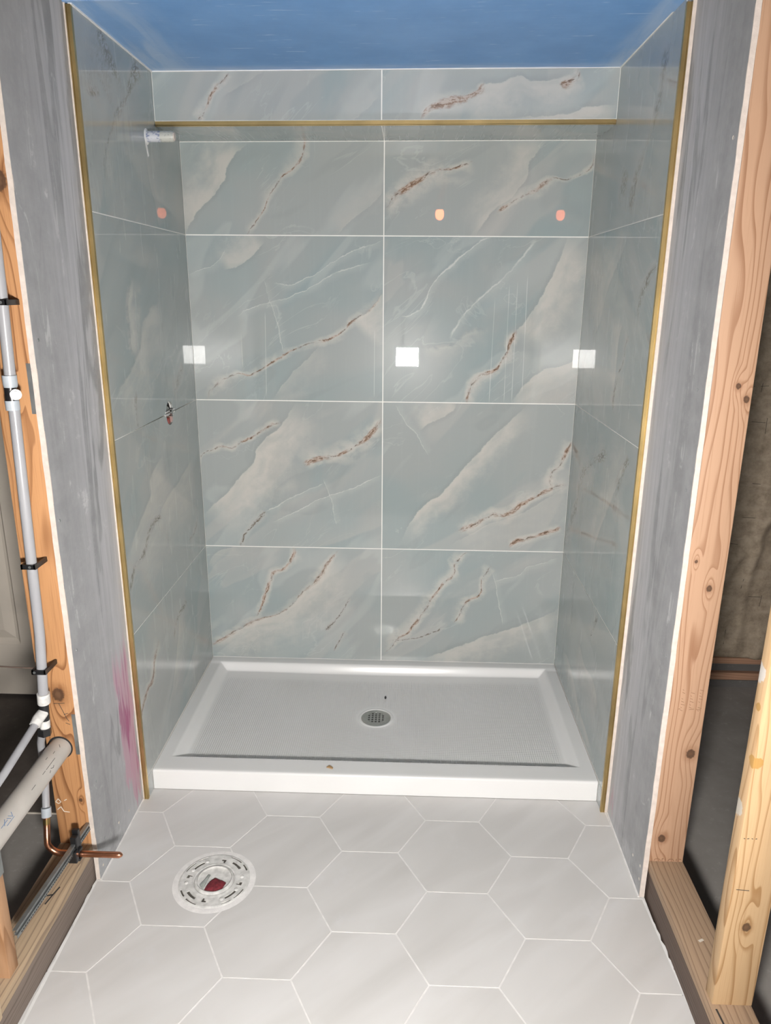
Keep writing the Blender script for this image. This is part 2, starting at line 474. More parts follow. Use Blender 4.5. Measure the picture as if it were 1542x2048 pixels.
            f = n.math('MULTIPLY', f, n.step(n.noise(own, 22.0, 3), 0.32, 0.55, 0.25, 1))
            col = n.mix(f, col, (0.56, 0.565, 0.54, 1))
            f = n.math('MULTIPLY', n.math('MULTIPLY', n.step(D, -0.001, 0.001), n.step(D, 0, 0.03, 0.30 * stg, 0)), ends)
            col = n.mix(f, col, PALE)
        else:
            width = n.step(n.noise(own, 6.0, 2), 0.32, 0.68, 0.35, 1.15)
            halo = n.math('MULTIPLY', width, (w + abs(band)) * 1.5)
            f = n.math('MULTIPLY', n.step(ad, n.math('MULTIPLY', halo, 0.1), halo, 0.62 * stg, 0), ends)
            f = n.math('MULTIPLY', f, n.step(grit2, 0.33, 0.58, 0.35, 1))
            col = n.mix(f, col, CREAM if kind == 'R' else MARBLE_WARM)
            patch = n.step(n.noise(n.comb(n.math('MULTIPLY', S, L), seed + pts[0].x * 7, pts[0].y), 11.0, 2), 0.40, 0.58)
            core = n.math('MULTIPLY', n.step(ad, n.math('MULTIPLY', width, w * 0.3), n.math('MULTIPLY', width, w * 1.3), 1, 0), ends)
            if kind == 'R':
                col = n.mix(n.math('MULTIPLY', core, n.math('MULTIPLY', patch, 0.75 * stg)), col, BLUSH)
            grain = n.noise(own, 60.0, 4, 0.65)
            spk = n.math('MULTIPLY', n.step(grain, 0.42, 0.56), n.math('MULTIPLY', core, n.math('MULTIPLY_ADD', patch, 0.78 * stg, 0.22)), clamp=True)
            col = n.mix(spk, col, RUST if kind == 'R' else (0.185, 0.165, 0.135, 1))
            thin = n.math('ABSOLUTE', n.math('ADD', D, n.math('MULTIPLY', n.math('SUBTRACT', n.noise(own, 30.0, 3), 0.5), w * 1.5)))
            f = n.math('MULTIPLY', n.step(thin, 0.0, 0.0032, 0.75 * stg, 0), n.math('MULTIPLY', ends, n.step(grain, 0.45, 0.6)))
            col = n.mix(f, col, RUST_DARK)
    # wiped haze: dull upright streaks in the polish
    hz = n.noise(n.comb(n.math('MULTIPLY', a, 30.0 / thick / thick), n.math('MULTIPLY', b, 1.1), seed), 2.0, 3, 0.6)
    rough = n.step(hz, 0.5, 0.75, 0.24, 0.36)
    nrm = n.bump(n.noise(flat, 3.5, 1), 0.02, 0.004)
    return n.set(Base_Color=col, Roughness=rough, Specular_IOR_Level=0.05, Normal=nrm,
                 Coat_Weight=1.0, Coat_Roughness=0.008, Coat_IOR=1.5, Coat_Normal=nrm)

# ------------------------------------------------------------------ wood
def wood(name, base, dark, axis='z', cross=(1, 0, 0), ring=42.0, knots=(), marks=(), seed=0.0, spots=()):
    n = NT(name)
    ax = {'x': (1, 0, 0), 'y': (0, 1, 0), 'z': (0, 0, 1)}[axis]
    al = n.dot(n.pos, ax)
    cr = n.dot(n.pos, cross)
    other = [v for v in ((1, 0, 0), (0, 1, 0), (0, 0, 1)) if v != ax and v != tuple(cross)][0]
    ot = n.dot(n.pos, other)
    shift = 0.0
    for kp, kr in knots:
        dd = n.dist(n.vmul(n.pos, tuple(0.35 if x else 1.0 for x in ax)), tuple(p * (0.35 if x else 1.0) for p, x in zip(kp, ax)))
        k = n.step(dd, 0, kr * 3.0, 0.55, 0)
        shift = n.math('ADD', k, shift)
    v = n.comb(n.math('MULTIPLY', al, 1.3), n.math('MULTIPLY', cr, 9.0), n.math('MULTIPLY_ADD', ot, 9.0, seed))
    warp = n.noise(v, 1.0, 2, 0.45)
    g = n.math('ADD', n.math('MULTIPLY', cr, ring * 1.5), n.math('MULTIPLY_ADD', warp, 8.0, n.math('MULTIPLY', ot, ring * 0.6)))
    g = n.math('ADD', g, n.math('MULTIPLY', shift, 3.0))
    band = n.math('FRACT', g)
    line = n.step(band, 0.62, 0.95)
    line = n.math('MULTIPLY', line, n.step(band, 0.96, 1.0, 1, 0))
    fib = n.noise(n.comb(n.math('MULTIPLY', al, 6.0), n.math('MULTIPLY', cr, 260.0), n.math('MULTIPLY', ot, 260.0)), 1.0, 3, 0.6)
    big = n.noise(n.vadd(n.vmul(n.pos, tuple(1.6 if x else 6.0 for x in ax)), (seed, 0, 0)), 1.0, 3)
    col = n.mix(n.math('MULTIPLY', line, n.step(big, 0.25, 0.6, 0.6, 1.0)), base, dark)
    lite = tuple(min(1, x * 1.22) for x in base[:3]) + (1,)
    col = n.mix(n.step(big, 0.45, 0.7, 0, 0.45), col, lite)
    col = n.mix(n.step(fib, 0.5, 0.75, 0, 0.3), col, dark)
    for kp, kr in knots:
        dd = n.dist(n.vmul(n.pos, tuple(0.8 if x else 1.0 for x in ax)), tuple(p * (0.8 if x else 1.0) for p, x in zip(kp, ax)))
        dd = n.math('ADD', dd, n.math('MULTIPLY', n.math('SUBTRACT', n.noise(n.pos, 160, 2), 0.5), kr * 0.5))
        col = n.mix(n.step(dd, kr * 0.9, kr * 2.2, 0.45, 0), col, dark)
        col = n.mix(n.step(dd, kr * 0.75, kr * 1.05, 0.85, 0), col, (0.055, 0.028, 0.016, 1))
        col = n.mix(n.step(dd, kr * 0.2, kr * 0.6, 0.6, 0), col, (0.16, 0.085, 0.045, 1))
    for sp, sr, sc in spots:      # stains, each with an outline of its own
        dd = n.dist(n.pos, sp)
        dd = n.math('ADD', dd, n.math('MULTIPLY', n.math('SUBTRACT', n.noise(n.pos, 45, 3), 0.5), sr * 1.6))
        col = n.mix(n.step(dd, sr * 0.9, sr * 1.05, 0.9, 0), col, sc)
    rough = n.step(fib, 0.3, 0.8, 0.55, 0.75)
    return n.set(Base_Color=col, Roughness=rough, Specular_IOR_Level=0.3, Normal=n.bump(n.math('ADD', fib, n.math('MULTIPLY', line, -0.4)), 0.12, 0.002))

# ------------------------------------------------------------------ other surfaces
def drywall(name, face_x, pinks, sgn):
    n = NT(name)
    y, z = n.dot(n.pos, (0, 1, 0)), n.dot(n.pos, (0, 0, 1))
    up = n.comb(n.math('MULTIPLY', y, 9.0), n.math('MULTIPLY', z, 0.9), sgn * 3.0)
    sm = n.noise(up, 1.5, 4, 0.6, 0.8)
    sm2 = n.noise(n.comb(n.math('MULTIPLY', y, 30.0), n.math('MULTIPLY', z, 1.3), sgn), 2.0, 3, 0.6, 0.5)
    blot = n.noise(n.pos, 14.0, 5, 0.7)
    col = n.mix(n.step(blot, 0.3, 0.7, 0, 1), (0.285, 0.285, 0.29, 1), (0.345, 0.345, 0.35, 1))
    # joint compound wiped on beside the tile, thinning out away from it
    near = n.step(y, -1.17, -0.90)
    fm = n.math('MULTIPLY', n.step(sm, 0.41, 0.475), n.math('MULTIPLY_ADD', near, 0.85, 0.12))
    col = n.mix(n.math('MULTIPLY', fm, n.step(sm2, 0.25, 0.7, 0.45, 0.95)), col, (0.52, 0.515, 0.535, 1))
    col = n.mix(n.math('MULTIPLY', n.step(blot, 0.6, 0.75), n.step(sm, 0.5, 0.62)), col, (0.58, 0.58, 0.58, 1))
    # thin scratches
    sc = n.math('ABSOLUTE', n.math('SUBTRACT', n.noise(n.comb(n.math('MULTIPLY', y, 9.0), n.math('MULTIPLY_ADD', z, 0.8, 7.0), 0.0), 1.3, 1, 0.4, 0.3), 0.5))
    col = n.mix(n.math('MULTIPLY', n.step(sc, 0.0, 0.006, 0.55, 0), n.step(blot, 0.45, 0.6)), col, (0.6, 0.6, 0.6, 1))
    # grout haze along the foot of the board
    foot = n.math('ADD', z, n.math('MULTIPLY', n.math('SUBTRACT', n.noise(n.pos, 9.0, 4, 0.6), 0.5), 0.25))
    col = n.mix(n.math('MULTIPLY', n.step(foot, 0.02, 0.12, 0.5, 0), n.step(blot, 0.35, 0.65)), col, (0.52, 0.53, 0.54, 1))
    # pink primer brushed on beside the trim
    for (py, pz0, pz1, pw, stg) in pinks:
        yy = n.math('ABSOLUTE', n.math('SUBTRACT', y, py))
        yy = n.math('ADD', yy, n.math('MULTIPLY', n.math('SUBTRACT', n.noise(n.comb(n.math('MULTIPLY', y, 14.0), n.math('MULTIPLY', z, 3.0), 2.0), 2.0, 4, 0.65), 0.5), pw * 1.6))
        zz = n.math('ADD', z, n.math('MULTIPLY', n.math('SUBTRACT', n.noise(n.comb(n.math('MULTIPLY', y, 60.0), z, 1.0), 1.0, 2), 0.5), 0.22))
        f = n.math('MULTIPLY', n.step(yy, pw * 0.7, pw, 1, 0), n.math('MULTIPLY', n.step(zz, pz0, pz0 + 0.02), n.step(zz, pz1 - 0.12, pz1, 1, 0)))
        c2 = n.mix(n.step(n.noise(n.comb(n.math('MULTIPLY', y, 25.0), n.math('MULTIPLY', z, 2.0), 5.0), 2.0, 3), 0.5, 0.62), (0.54, 0.33, 0.40, 1), (0.38, 0.12, 0.22, 1))
        col = n.mix(n.math('MULTIPLY', f, stg), col, c2)
    return n.set(Base_Color=col, Roughness=0.72, Specular_IOR_Level=0.3, Normal=n.bump(n.noise(n.pos, 120, 3), 0.12, 0.001))

def hex_material():
    n = NT('pale stone hexagon tile')
    oi = n.node('ShaderNodeObjectInfo').outputs['Random']
    off = n.comb(n.math('MULTIPLY', oi, 37.0), n.math('MULTIPLY', oi, 11.0), 0.0)
    p = n.vadd(n.pos, off)
    al, ac = n.dot(p, (0.75, 0.66, 0)), n.dot(p, (-0.66, 0.75, 0))
    v = n.comb(n.math('MULTIPLY', al, 1.2), n.math('MULTIPLY', ac, 5.0), 0)
    c = n.noise(v, 1.4, 3, 0.5, 0.6)
    col = n.ramp(c, [(0.28, (0.535, 0.52, 0.503, 1)), (0.5, (0.585, 0.57, 0.555, 1)), (0.72, (0.635, 0.622, 0.612, 1))])
    hz = n.noise(n.pos, 5.0, 5, 0.65)
    col = n.mix(n.step(hz, 0.56, 0.74, 0, 0.4), col, (0.64, 0.635, 0.64, 1))
    return n.set(Base_Color=col, Roughness=n.step(hz, 0.3, 0.7, 0.30, 0.5), Specular_IOR_Level=0.4, Normal=n.bump(n.noise(n.pos, 6, 2), 0.05, 0.004))

def ceiling_material():
    n = NT('blue waterproof coating')
    x, y = n.dot(n.pos, (1, 0, 0)), n.dot(n.pos, (0, 1, 0))
    st = n.noise(n.comb(n.math('MULTIPLY', x, 4.0), n.math('MULTIPLY', y, 45.0), 0), 1.3, 4, 0.65, 0.3)
    blot = n.noise(n.pos, 6.0, 4, 0.6)
    col = n.mix(n.step(blot, 0.3, 0.7), (0.118, 0.265, 0.52, 1), (0.14, 0.30, 0.57, 1))
    fleck = n.math('MULTIPLY', n.step(st, 0.60, 0.68), n.step(n.noise(n.pos, 11.0, 3), 0.48, 0.58))
    col = n.mix(n.math('MULTIPLY', fleck, 0.6), col, (0.42, 0.55, 0.72, 1))
    e = n.math('SUBTRACT', 0.75, n.math('ABSOLUTE', x))
    w = n.step(x, -0.1, 0.1, 0.24, 0.10)
    br = n.noise(n.comb(n.math('MULTIPLY', x, 16.0), n.math('MULTIPLY', y, 2.2), 3.0), 1.2, 4, 0.6, 0.5)
    haze = n.math('MULTIPLY', n.step(e, 0.0, w, 1, 0), n.step(br, 0.35, 0.62, 0.25, 1))
    col = n.mix(n.math('MULTIPLY', haze, 0.55), col, (0.50, 0.58, 0.66, 1))
    bk = n.math('MULTIPLY', n.step(y, -0.33, -0.27), n.step(st, 0.4, 0.6, 0.3, 1))
    col = n.mix(n.math('MULTIPLY', bk, 0.45), col, (0.55, 0.62, 0.7, 1))
    return n.set(Base_Color=col, Roughness=0.5, Specular_IOR_Level=0.35, Normal=n.bump(n.math('ADD', st, blot), 0.12, 0.003))

def pan_material():
    n = NT('white moulded acrylic')
    x, y = n.dot(n.pos, (1, 0, 0)), n.dot(n.pos, (0, 1, 0))
    # raised diamond anti-slip mesh, pitch about 9 mm
    k = 2 * math.pi / 0.0095
    a = n.math('SINE', n.math('MULTIPLY', n.math('MULTIPLY_ADD', y, 1.35, x), k * 0.62))
    b = n.math('SINE', n.math('MULTIPLY', n.math('MULTIPLY_ADD', y, -1.35, x), k * 0.62))
    h = n.math('MULTIPLY', a, b)
    m = n.math('MULTIPLY', n.step(n.math('ABSOLUTE', x), 0.645, 0.665, 1, 0), n.math('MULTIPLY', n.step(y, -0.735, -0.722), n.step(y, -0.15, -0.10, 1, 0)))
    dd = n.dist(n.vmul(n.pos, (1, 1, 0)), (-0.01, -0.39, 0))
    m = n.math('MULTIPLY', m, n.step(dd, 0.07, 0.09))
    nrm = n.bump(n.math('MULTIPLY', h, m), 1.0, 0.0011)
    col = n.ramp(n.noise(n.pos, 4, 3), [(0.3, (0.71, 0.705, 0.695, 1)), (0.7, (0.74, 0.735, 0.73, 1))])
    return n.set(Base_Color=col, Roughness=0.24, Specular_IOR_Level=0.5, Normal=nrm)

def insulation_material():
    n = NT('brown paper insulation facing')
    f = n.noise(n.pos, 22.0, 5, 0.7)
    g = n.noise(n.vmul(n.pos, (0.6, 1, 2.2)), 7.0, 3, 0.6, 1.0)
    col = n.ramp(f, [(0.3, (0.18, 0.138, 0.098, 1)), (0.7, (0.38, 0.305, 0.225, 1))])
    col = n.mix(n.step(g, 0.4, 0.7, 0, 0.4), col, (0.40, 0.33, 0.255, 1))
    z, x = n.dot(n.pos, (0, 0, 1)), n.dot(n.pos, (1, 0, 0))
    return n.set(Base_Color=col, Roughness=0.75, Specular_IOR_Level=0.25, Normal=n.bump(n.math('ADD', g, n.math('MULTIPLY', f, 0.4)), 0.6, 0.012))

def concrete(name, c0, c1, c2):
    n = NT(name)
    f = n.noise(n.pos, 5.0, 6, 0.65)
    g = n.noise(n.pos, 40.0, 4, 0.7)
    y = n.dot(n.pos, (0, 1, 0))
    col = n.ramp(f, [(0.3, c0), (0.7, c1)])
    col = n.mix(n.step(g, 0.58, 0.7, 0, 0.4), col, c2)
    return n.set(Base_Color=col, Roughness=0.6, Specular_IOR_Level=0.35, Normal=n.bump(g, 0.15, 0.002))

M_GROUT = plain('cream wall grout', (0.80, 0.785, 0.75, 1), 0.7, var=0.02)
M_FGROUT = plain('light floor grout', (0.72, 0.70, 0.685, 1), 0.75, var=0.04, scale=50, bump=0.2)
M_CAULK = plain('white caulk', (0.74, 0.735, 0.72, 1), 0.5, var=0.03)
M_GYPSUM = plain('cut gypsum core', (0.60, 0.525, 0.47, 1), 0.85, var=0.04, scale=60, bump=0.4)
M_GOLD = plain('brushed gold trim', (0.58, 0.425, 0.19, 1), 0.38, 1.0, var=0.10, scale=9)
M_STEEL = plain('galvanised steel', (0.33, 0.35, 0.35, 1), 0.42, 0.85, var=0.06, scale=40)
M_CHROME = plain('brushed chrome', (0.50, 0.50, 0.48, 1), 0.25, 1.0, var=0.04)
M_DARK = plain('painted hollow shade', (0.012, 0.011, 0.011, 1), 0.7, var=0.02)  # near-black colour stands in for the shade inside holes
M_BLACKP = plain('black plastic', (0.012, 0.012, 0.013, 1), 0.32, var=0.05)
M_COPPER = plain('copper', (0.60, 0.28, 0.17, 1), 0.28, 1.0, var=0.08, scale=25)
M_BRASS = plain('brass', (0.50, 0.36, 0.15, 1), 0.3, 1.0, var=0.05)
M_PVC = plain('off-white drain pipe plastic', (0.46, 0.43, 0.395, 1), 0.38, var=0.04, scale=12)
M_RINGW = plain('pale blue-grey pipe collar', (0.40, 0.435, 0.47, 1), 0.4, var=0.04)
M_WHITEP = plain('white plastic', (0.60, 0.59, 0.57, 1), 0.4, var=0.09, scale=60)
M_REDCLOTH = plain('dark red cloth', (0.15, 0.014, 0.022, 1), 0.85, var=0.2, scale=120, bump=0.6)
M_GREYCLOTH = plain('grey cloth', (0.28, 0.30, 0.28, 1), 0.85, var=0.1, scale=90)
M_DOOR = plain('taupe door paint', (0.62, 0.555, 0.475, 1), 0.5, var=0.03, scale=5)
M_GRAPH = plain('pencil graphite', (0.035, 0.032, 0.03, 1), 0.7, var=0.05)
M_CHALK = plain('chalk', (0.62, 0.56, 0.48, 1), 0.9, var=0.05)
M_STAMP = plain('brown stamp ink', (0.24, 0.13, 0.075, 1), 0.8, var=0.05)
M_INKB = plain('blue ink', (0.05, 0.15, 0.32, 1), 0.6, var=0.05)
M_SLAB = concrete('grey concrete floor', (0.22, 0.203, 0.187, 1), (0.30, 0.278, 0.258, 1), (0.37, 0.345, 0.32, 1))
M_SLABD = concrete('dark brown floor covering', (0.075, 0.062, 0.054, 1), (0.125, 0.106, 0.093, 1), (0.17, 0.15, 0.135, 1))
M_CONC_DK = concrete('dark foundation concrete', (0.085, 0.08, 0.076, 1), (0.13, 0.12, 0.115, 1), (0.17, 0.16, 0.15, 1))
M_HEX = hex_material()
M_PAN = pan_material()

def pex_material():
    n = NT('translucent white pipe plastic')
    f = n.noise(n.vmul(n.pos, (20, 20, 3)), 1.0, 2)
    col = n.ramp(f, [(0.3, (0.32, 0.32, 0.335, 1)), (0.7, (0.37, 0.37, 0.385, 1))])
    return n.set(Base_Color=col, Roughness=0.28, Specular_IOR_Level=0.5, Subsurface_Weight=0.25, Subsurface_Radius=(0.01, 0.01, 0.01))
M_PEX = pex_material()

# ------------------------------------------------------------------ the setting: measures in metres, back wall at y = 0, bathroom floor at z = 0
XW = 0.75                       # tile face to either side
Z1, Z2, Z3 = 0.598, 1.214, 1.831
YT = -0.850                     # front end of the side tile
YS = -0.2655                    # face of the bulkhead
XC = -0.006                     # upright joint of the back wall
G = 0.0018                      # half a joint
YE = -1.215                     # cut end of the boards
XL, XR = -0.767, 0.772          # faces of the boards

def zb(x): return 2.152 + 0.004 * x / 0.75      # underside of the bulkhead
def zc(x): return 2.3145 + 0.0055 * x / 0.75    # ceiling

tile_mats = {}
def tile_mat(key, plane, seed, **kw):
    tile_mats[key] = onyx('polished onyx print ' + key, VEINS.get(key, []), plane, seed, **kw)
    return tile_mats[key]

# floor --------------------------------------------------------------
floor = MB().prism([(-0.781, -0.79, -0.0012), (-0.781, -2.45, -0.0012), (0.787, -2.45, -0.0012), (0.787, -0.79, -0.0012)], (0, 0, -0.0288)).build('floor', M_FGROUT)
props(floor, 'pale hexagon tiled bathroom floor in front of the shower', kind='structure')

def clip(poly, nx, ny, c):
    """keep the side where nx*x + ny*y <= c"""
    out = []
    for i, p in enumerate(poly):
        q = poly[(i + 1) % len(poly)]
        dp, dq = nx * p[0] + ny * p[1] - c, nx * q[0] + ny * q[1] - c
        if dp <= 0: out.append(p)
        if dp * dq < 0:
            t = dp / (dp - dq)
            out.append((p[0] + t * (q[0] - p[0]), p[1] + t * (q[1] - p[1])))
    return out

HS, HX, HY, HT = 0.17094, -0.33873, -0.92387, -0.00163
def hexpos(a, b):
    x, y = a * HS, b * HS * math.sqrt(3) / 2
    return (HX + x * math.cos(HT) - y * math.sin(HT), HY + x * math.sin(HT) + y * math.cos(HT))
hex_top = 0.0
for i in range(-4, 8):
    for j in range(-12, 4):
        # flat-topped hexagons; vertex (0,0),(1,0) is the top edge of the hexagon centred at (0.5, -1)
        if (i + j) % 2: continue
        ca, cb = 0.5 + 1.5 * i, -1 + j
        poly = []
        r = HS - 2 * 0.0021 / math.sqrt(3)
        cx, cy = hexpos(ca, cb)
        for k in range(6):
            an = math.radians(60 * k) + HT
            poly.append((cx + r * math.cos(an), cy + r * math.sin(an)))
        poly = clip(poly, 0, 1, -0.806)
        if len(poly) > 2: poly = clip(poly, 0, -1, 2.44)
        if len(poly) > 2: poly = clip(poly, -1, 0.02, 0.7515 + 0.0)   # edge runs in slightly towards the camera
        if len(poly) > 2: poly = clip(poly, 1, 0.045, 0.7245)
        if len(poly) < 3: continue
        area = abs(sum(p[0] * q[1] - q[0] * p[1] for p, q in zip(poly, poly[1:] + poly[:1]))) / 2
        if area < 2e-4: continue
        MB().prism([(x, y, hex_top) for x, y in poly], (0, 0, -0.008)).build('hex_tile', M_HEX, floor)

for sx_, xa_, ya_, xb_, yb_ in ((-1, -0.7765, -1.22, -0.8005, -2.44), (1, 0.7795, -1.22, 0.8345, -2.44)):
    rnd_ = random.Random(4 + sx_)
    ed = MB()
    ks = [k / 70 for k in range(71)]
    inn = [(xa_ + (xb_ - xa_) * k * (1 if sx_ > 0 else -0.6) - sx_ * 0.002, ya_ + (yb_ - ya_) * k) for k in ks]
    ed.prism([(x, y, 0.0006) for x, y in inn] + [(x + sx_ * (0.006 + rnd_.uniform(-0.0025, 0.0025)), y, 0.0006) for x, y in inn[::-1]], (0, 0, -0.006))
    ed.build('mortar_edge', M_CAULK, floor)

slab = MB().box(-3.2, 3.2, -4.6, 3.2, -0.13, -0.031).build('floor_slab', M_SLAB)
props(slab, 'grey concrete basement floor beyond the stud walls', kind='structure')
MB().prism([(-3.1, -0.915, -0.0305), (-0.90, -0.905, -0.0305), (-0.90, 1.5, -0.0305), (-3.1, 1.5, -0.0305)], (0, 0, 0.0025)).build('floor_covering', M_SLABD, slab)
MB().prism([(-3.1, -0.920, -0.0305), (-0.90, -0.910, -0.0305), (-0.90, -0.906, -0.0305), (-3.1, -0.916, -0.0305)], (0, 0, 0.004)).build('edge_strip', M_CHALK, slab)

# back wall ----------------------------------------------------------
wall_back = MB().box(-0.768, 0.772, 0.008, 0.045, 0.0, 2.45).build('wall_back', M_GYPSUM)
props(wall_back, 'back wall of the shower clad in polished onyx tiles', kind='structure')
MB().box(-XW, XW, 0.0011, 0.008, 0.05, 2.17).build('grout_bed', M_GROUT, wall_back)
rows = [(0.0805, Z1, 'b1'), (Z1, Z2, 'b2'), (Z2, Z3, 'b3'), (Z3, None, 'b4')]
for ri, (z0, z1, key) in enumerate(rows):
    for side, x0, x1 in (('L', -XW + 0.001, XC - G), ('R', XC + G, XW - 0.001)):
        ta, tb = (z1 - G, z1 - G) if z1 else (zb(x0) - G, zb(x1) - G)
        z0b = z0 + (G if ri else 0)
        MB().prism([(x0, 0, z0b), (x1, 0, z0b), (x1, 0, tb), (x0, 0, ta)], (0, 0.006, 0)).build(
            'wall_tile', tile_mat(key + side, 'xz', 1.7 * ri + (0.9 if side == 'R' else 0)), wall_back)

# bulkhead ------------------------------------------------------------
bulk = MB().prism([(-XW, 0.006, zb(-XW) + 0.008), (XW, 0.006, zb(XW) + 0.008), (XW, 0.006, zc(XW)), (-XW, 0.006, zc(-XW))], (0, YS, 0)).build('wall_bulkhead', M_GYPSUM)
props(bulk, 'tiled bulkhead over the shower back wall', kind='structure')
MB().prism([(-XW, YS + 0.0011, zb(-XW) + 0.012), (XW, YS + 0.0011, zb(XW) + 0.012), (XW, YS + 0.0011, zc(XW)), (-XW, YS + 0.0011, zc(-XW))], (0, 0.004, 0)).build('grout_bed', M_GROUT, bulk)
MB().prism([(-XW, 0.0, zb(-XW) + 0.0011), (XW, 0.0, zb(XW) + 0.0011), (XW, YS + 0.004, zb(XW) + 0.0011), (-XW, YS + 0.004, zb(-XW) + 0.0011)], (0, 0, 0.005)).build('grout_bed', M_GROUT, bulk)
for side, x0, x1 in (('L', -XW + 0.0015, XC - G), ('R', XC + G, XW - 0.0015)):
    MB().prism([(x0, YS, zb(x0) + 0.0155), (x1, YS, zb(x1) + 0.0155), (x1, YS, zc(x1) - 0.004), (x0, YS, zc(x0) - 0.004)], (0, 0.004, 0)).build(
        'wall_tile', tile_mat('s' + side, 'xz', 9.0 + (0.6 if side == 'R' else 0)), bulk)
    MB().prism([(x0, -G, zb(x0)), (x1, -G, zb(x1)), (x1, YS + 0.006, zb(x1)), (x0, YS + 0.006, zb(x0))], (0, 0, 0.004)).build(
        'wall_tile', tile_mat('u' + side, 'xy', 12.0 + (0.6 if side == 'R' else 0), run=8.0), bulk)
MB().prism([(-XW, YS - 0.001, zc(-XW) - 0.0035), (XW, YS - 0.001, zc(XW) - 0.0035), (XW, YS - 0.001, zc(XW)), (-XW, YS - 0.001, zc(-XW))], (0, 0.006, 0)).build('caulk_bead', M_CAULK, bulk)

# side walls ---------------------------------------------------------
VY, VZ, VR = -0.337, Z2, 0.040       # hole for the shower valve, on the joint
def arc_pts(sign, r, x):
    """half circle round the valve hole, from the back to the front (sign +1 above, -1 below)"""
    return [(x, VY + r * math.cos(math.pi * k / 14), VZ + sign * (G + 0.0) + sign * r * math.sin(math.pi * k / 14)) for k in range(15)]

def side_wall(name, sx, xface, key, label, pinks):
    xt = sx * XW
    board = MB()
    z_top = 2.47
    board.box(min(xface, xface + sx * 0.0127), max(xface, xface + sx * 0.0127), YE, -0.846, 0.002, z_top)
    xa, xb = sx * 0.762, xface + sx * 0.0127
    board.box(min(xa, xb), max(xa, xb), -0.846, 0.045, Z2 + VR + 0.004, z_top)
    board.box(min(xa, xb), max(xa, xb), -0.846, 0.045, 0.0, Z2 - VR - 0.004)
    board.box(min(xa, xb), max(xa, xb), -0.846, VY - VR - 0.004, Z2 - VR - 0.004, Z2 + VR + 0.004)
    board.box(min(xa, xb), max(xa, xb), VY + VR + 0.004, 0.045, Z2 - VR - 0.004, Z2 + VR + 0.004)
    w = board.build(name, drywall('grey backer board ' + name, xface, pinks, sx))
    props(w, label, kind='structure')
    # grout bed behind the tile
    xg = sx * (XW + 0.0011)
    notch = sx < 0
    def panel(z0, z1, cut):
        pts = [(xg, YT, z0), (xg, 0.006, z0)] if cut != 'bot' else [(xg, YT, z0)] + [(xg, p[1], p[2]) for p in arc_pts(1, VR, xg)][::-1] + [(xg, 0.006, z0)]
        pts += [(xg, 0.006, z1), (xg, YT, z1)] if cut != 'top' else [(xg, 0.006, z1)] + [(xg, p[1], p[2]) for p in arc_pts(-1, VR, xg)] + [(xg, YT, z1)]
        MB().prism(pts, (sx * 0.010, 0, 0)).build('grout_bed', M_GROUT, w)
    panel(0.0, Z2 if notch else Z2, 'top' if notch else None)
    panel(Z2, 2.32, 'bot' if notch else None)
    def tile(key_, z0, z1, cut=None, y0=YT + 0.001, y1=-0.001, slope=False, seed=0.0):
        ga, gb = z0 + G, (z1 - G)
        bot = [(xt, y0, ga), (xt, y1, ga)]
        top = [(xt, y1, gb), (xt, y0, gb)]
        if cut == 'bot': bot = [(xt, y0, ga)] + arc_pts(1, VR, xt)[::-1] + [(xt, y1, ga)]
        if cut == 'top': top = [(xt, y1, gb)] + arc_pts(-1, VR, xt) + [(xt, y0, gb)]
        MB().prism(bot + top, (sx * 0.007, 0, 0)).build('wall_tile', tile_mats.get(key_) or tile_mat(key_, 'yz', seed), w)
    tile(key + '1', 0.0795, Z1, seed=20 + sx)
    tile(key + '2', Z1, Z2, 'top' if notch else None, seed=22 + sx)
    tile(key + '3', Z2, Z3, 'bot' if notch else None, seed=24 + sx)
    tile(key + '4', Z3, zc(xt) - 0.003, seed=26 + sx)
    tile(key + '1', 0.0, 0.0785, y1=-0.8055)
    # cut gypsum end of the board: an uneven pale strip
    rnd = random.Random(3 + sx)
    e = MB()
    zs = [0.002 + (z_top - 0.002) * k / 60 for k in range(61)]
    inner = [xface + sx * rnd.uniform(-0.0006, 0.0008) for _ in zs]
    outer = [xface + sx * (0.0127 + 0.002 * math.sin(z * 2.3 + sx) * 0.4 + rnd.uniform(-0.0006, 0.0006)) for z in zs]
    e.prism([(a, YE - 0.0012, z) for a, z in zip(inner, zs)] + [(a, YE - 0.0012, z) for a, z in list(zip(outer, zs))[::-1]], (0, 0.003, 0))
    e.build('gypsum_edge', M_GYPSUM, w)
    # caulk: beside the trim, along the ceiling
    c0, c1 = sx * 0.7625, xface + sx * 0.002
    MB().box(min(c0, c1), max(c0, c1), -0.8605, -0.846, 0.0, 2.312).build('caulk_bead', M_GYPSUM, w)
    c0, c1 = sx * 0.7462, sx * 0.756
    MB().box(min(c0, c1), max(c0, c1), -0.858, 0.0, zc(xt) - 0.0045, zc(xt) + 0.004).build('caulk_bead', M_CAULK, w)
    # foot of the board: a bead of thinset against the floor
    c0, c1 = xface - sx * 0.004, xface + sx * 0.003
    MB().box(min(c0, c1), max(c0, c1), YE, -0.863, -0.001, 0.0035).build('caulk_bead', M_FGROUT, w)
    return w

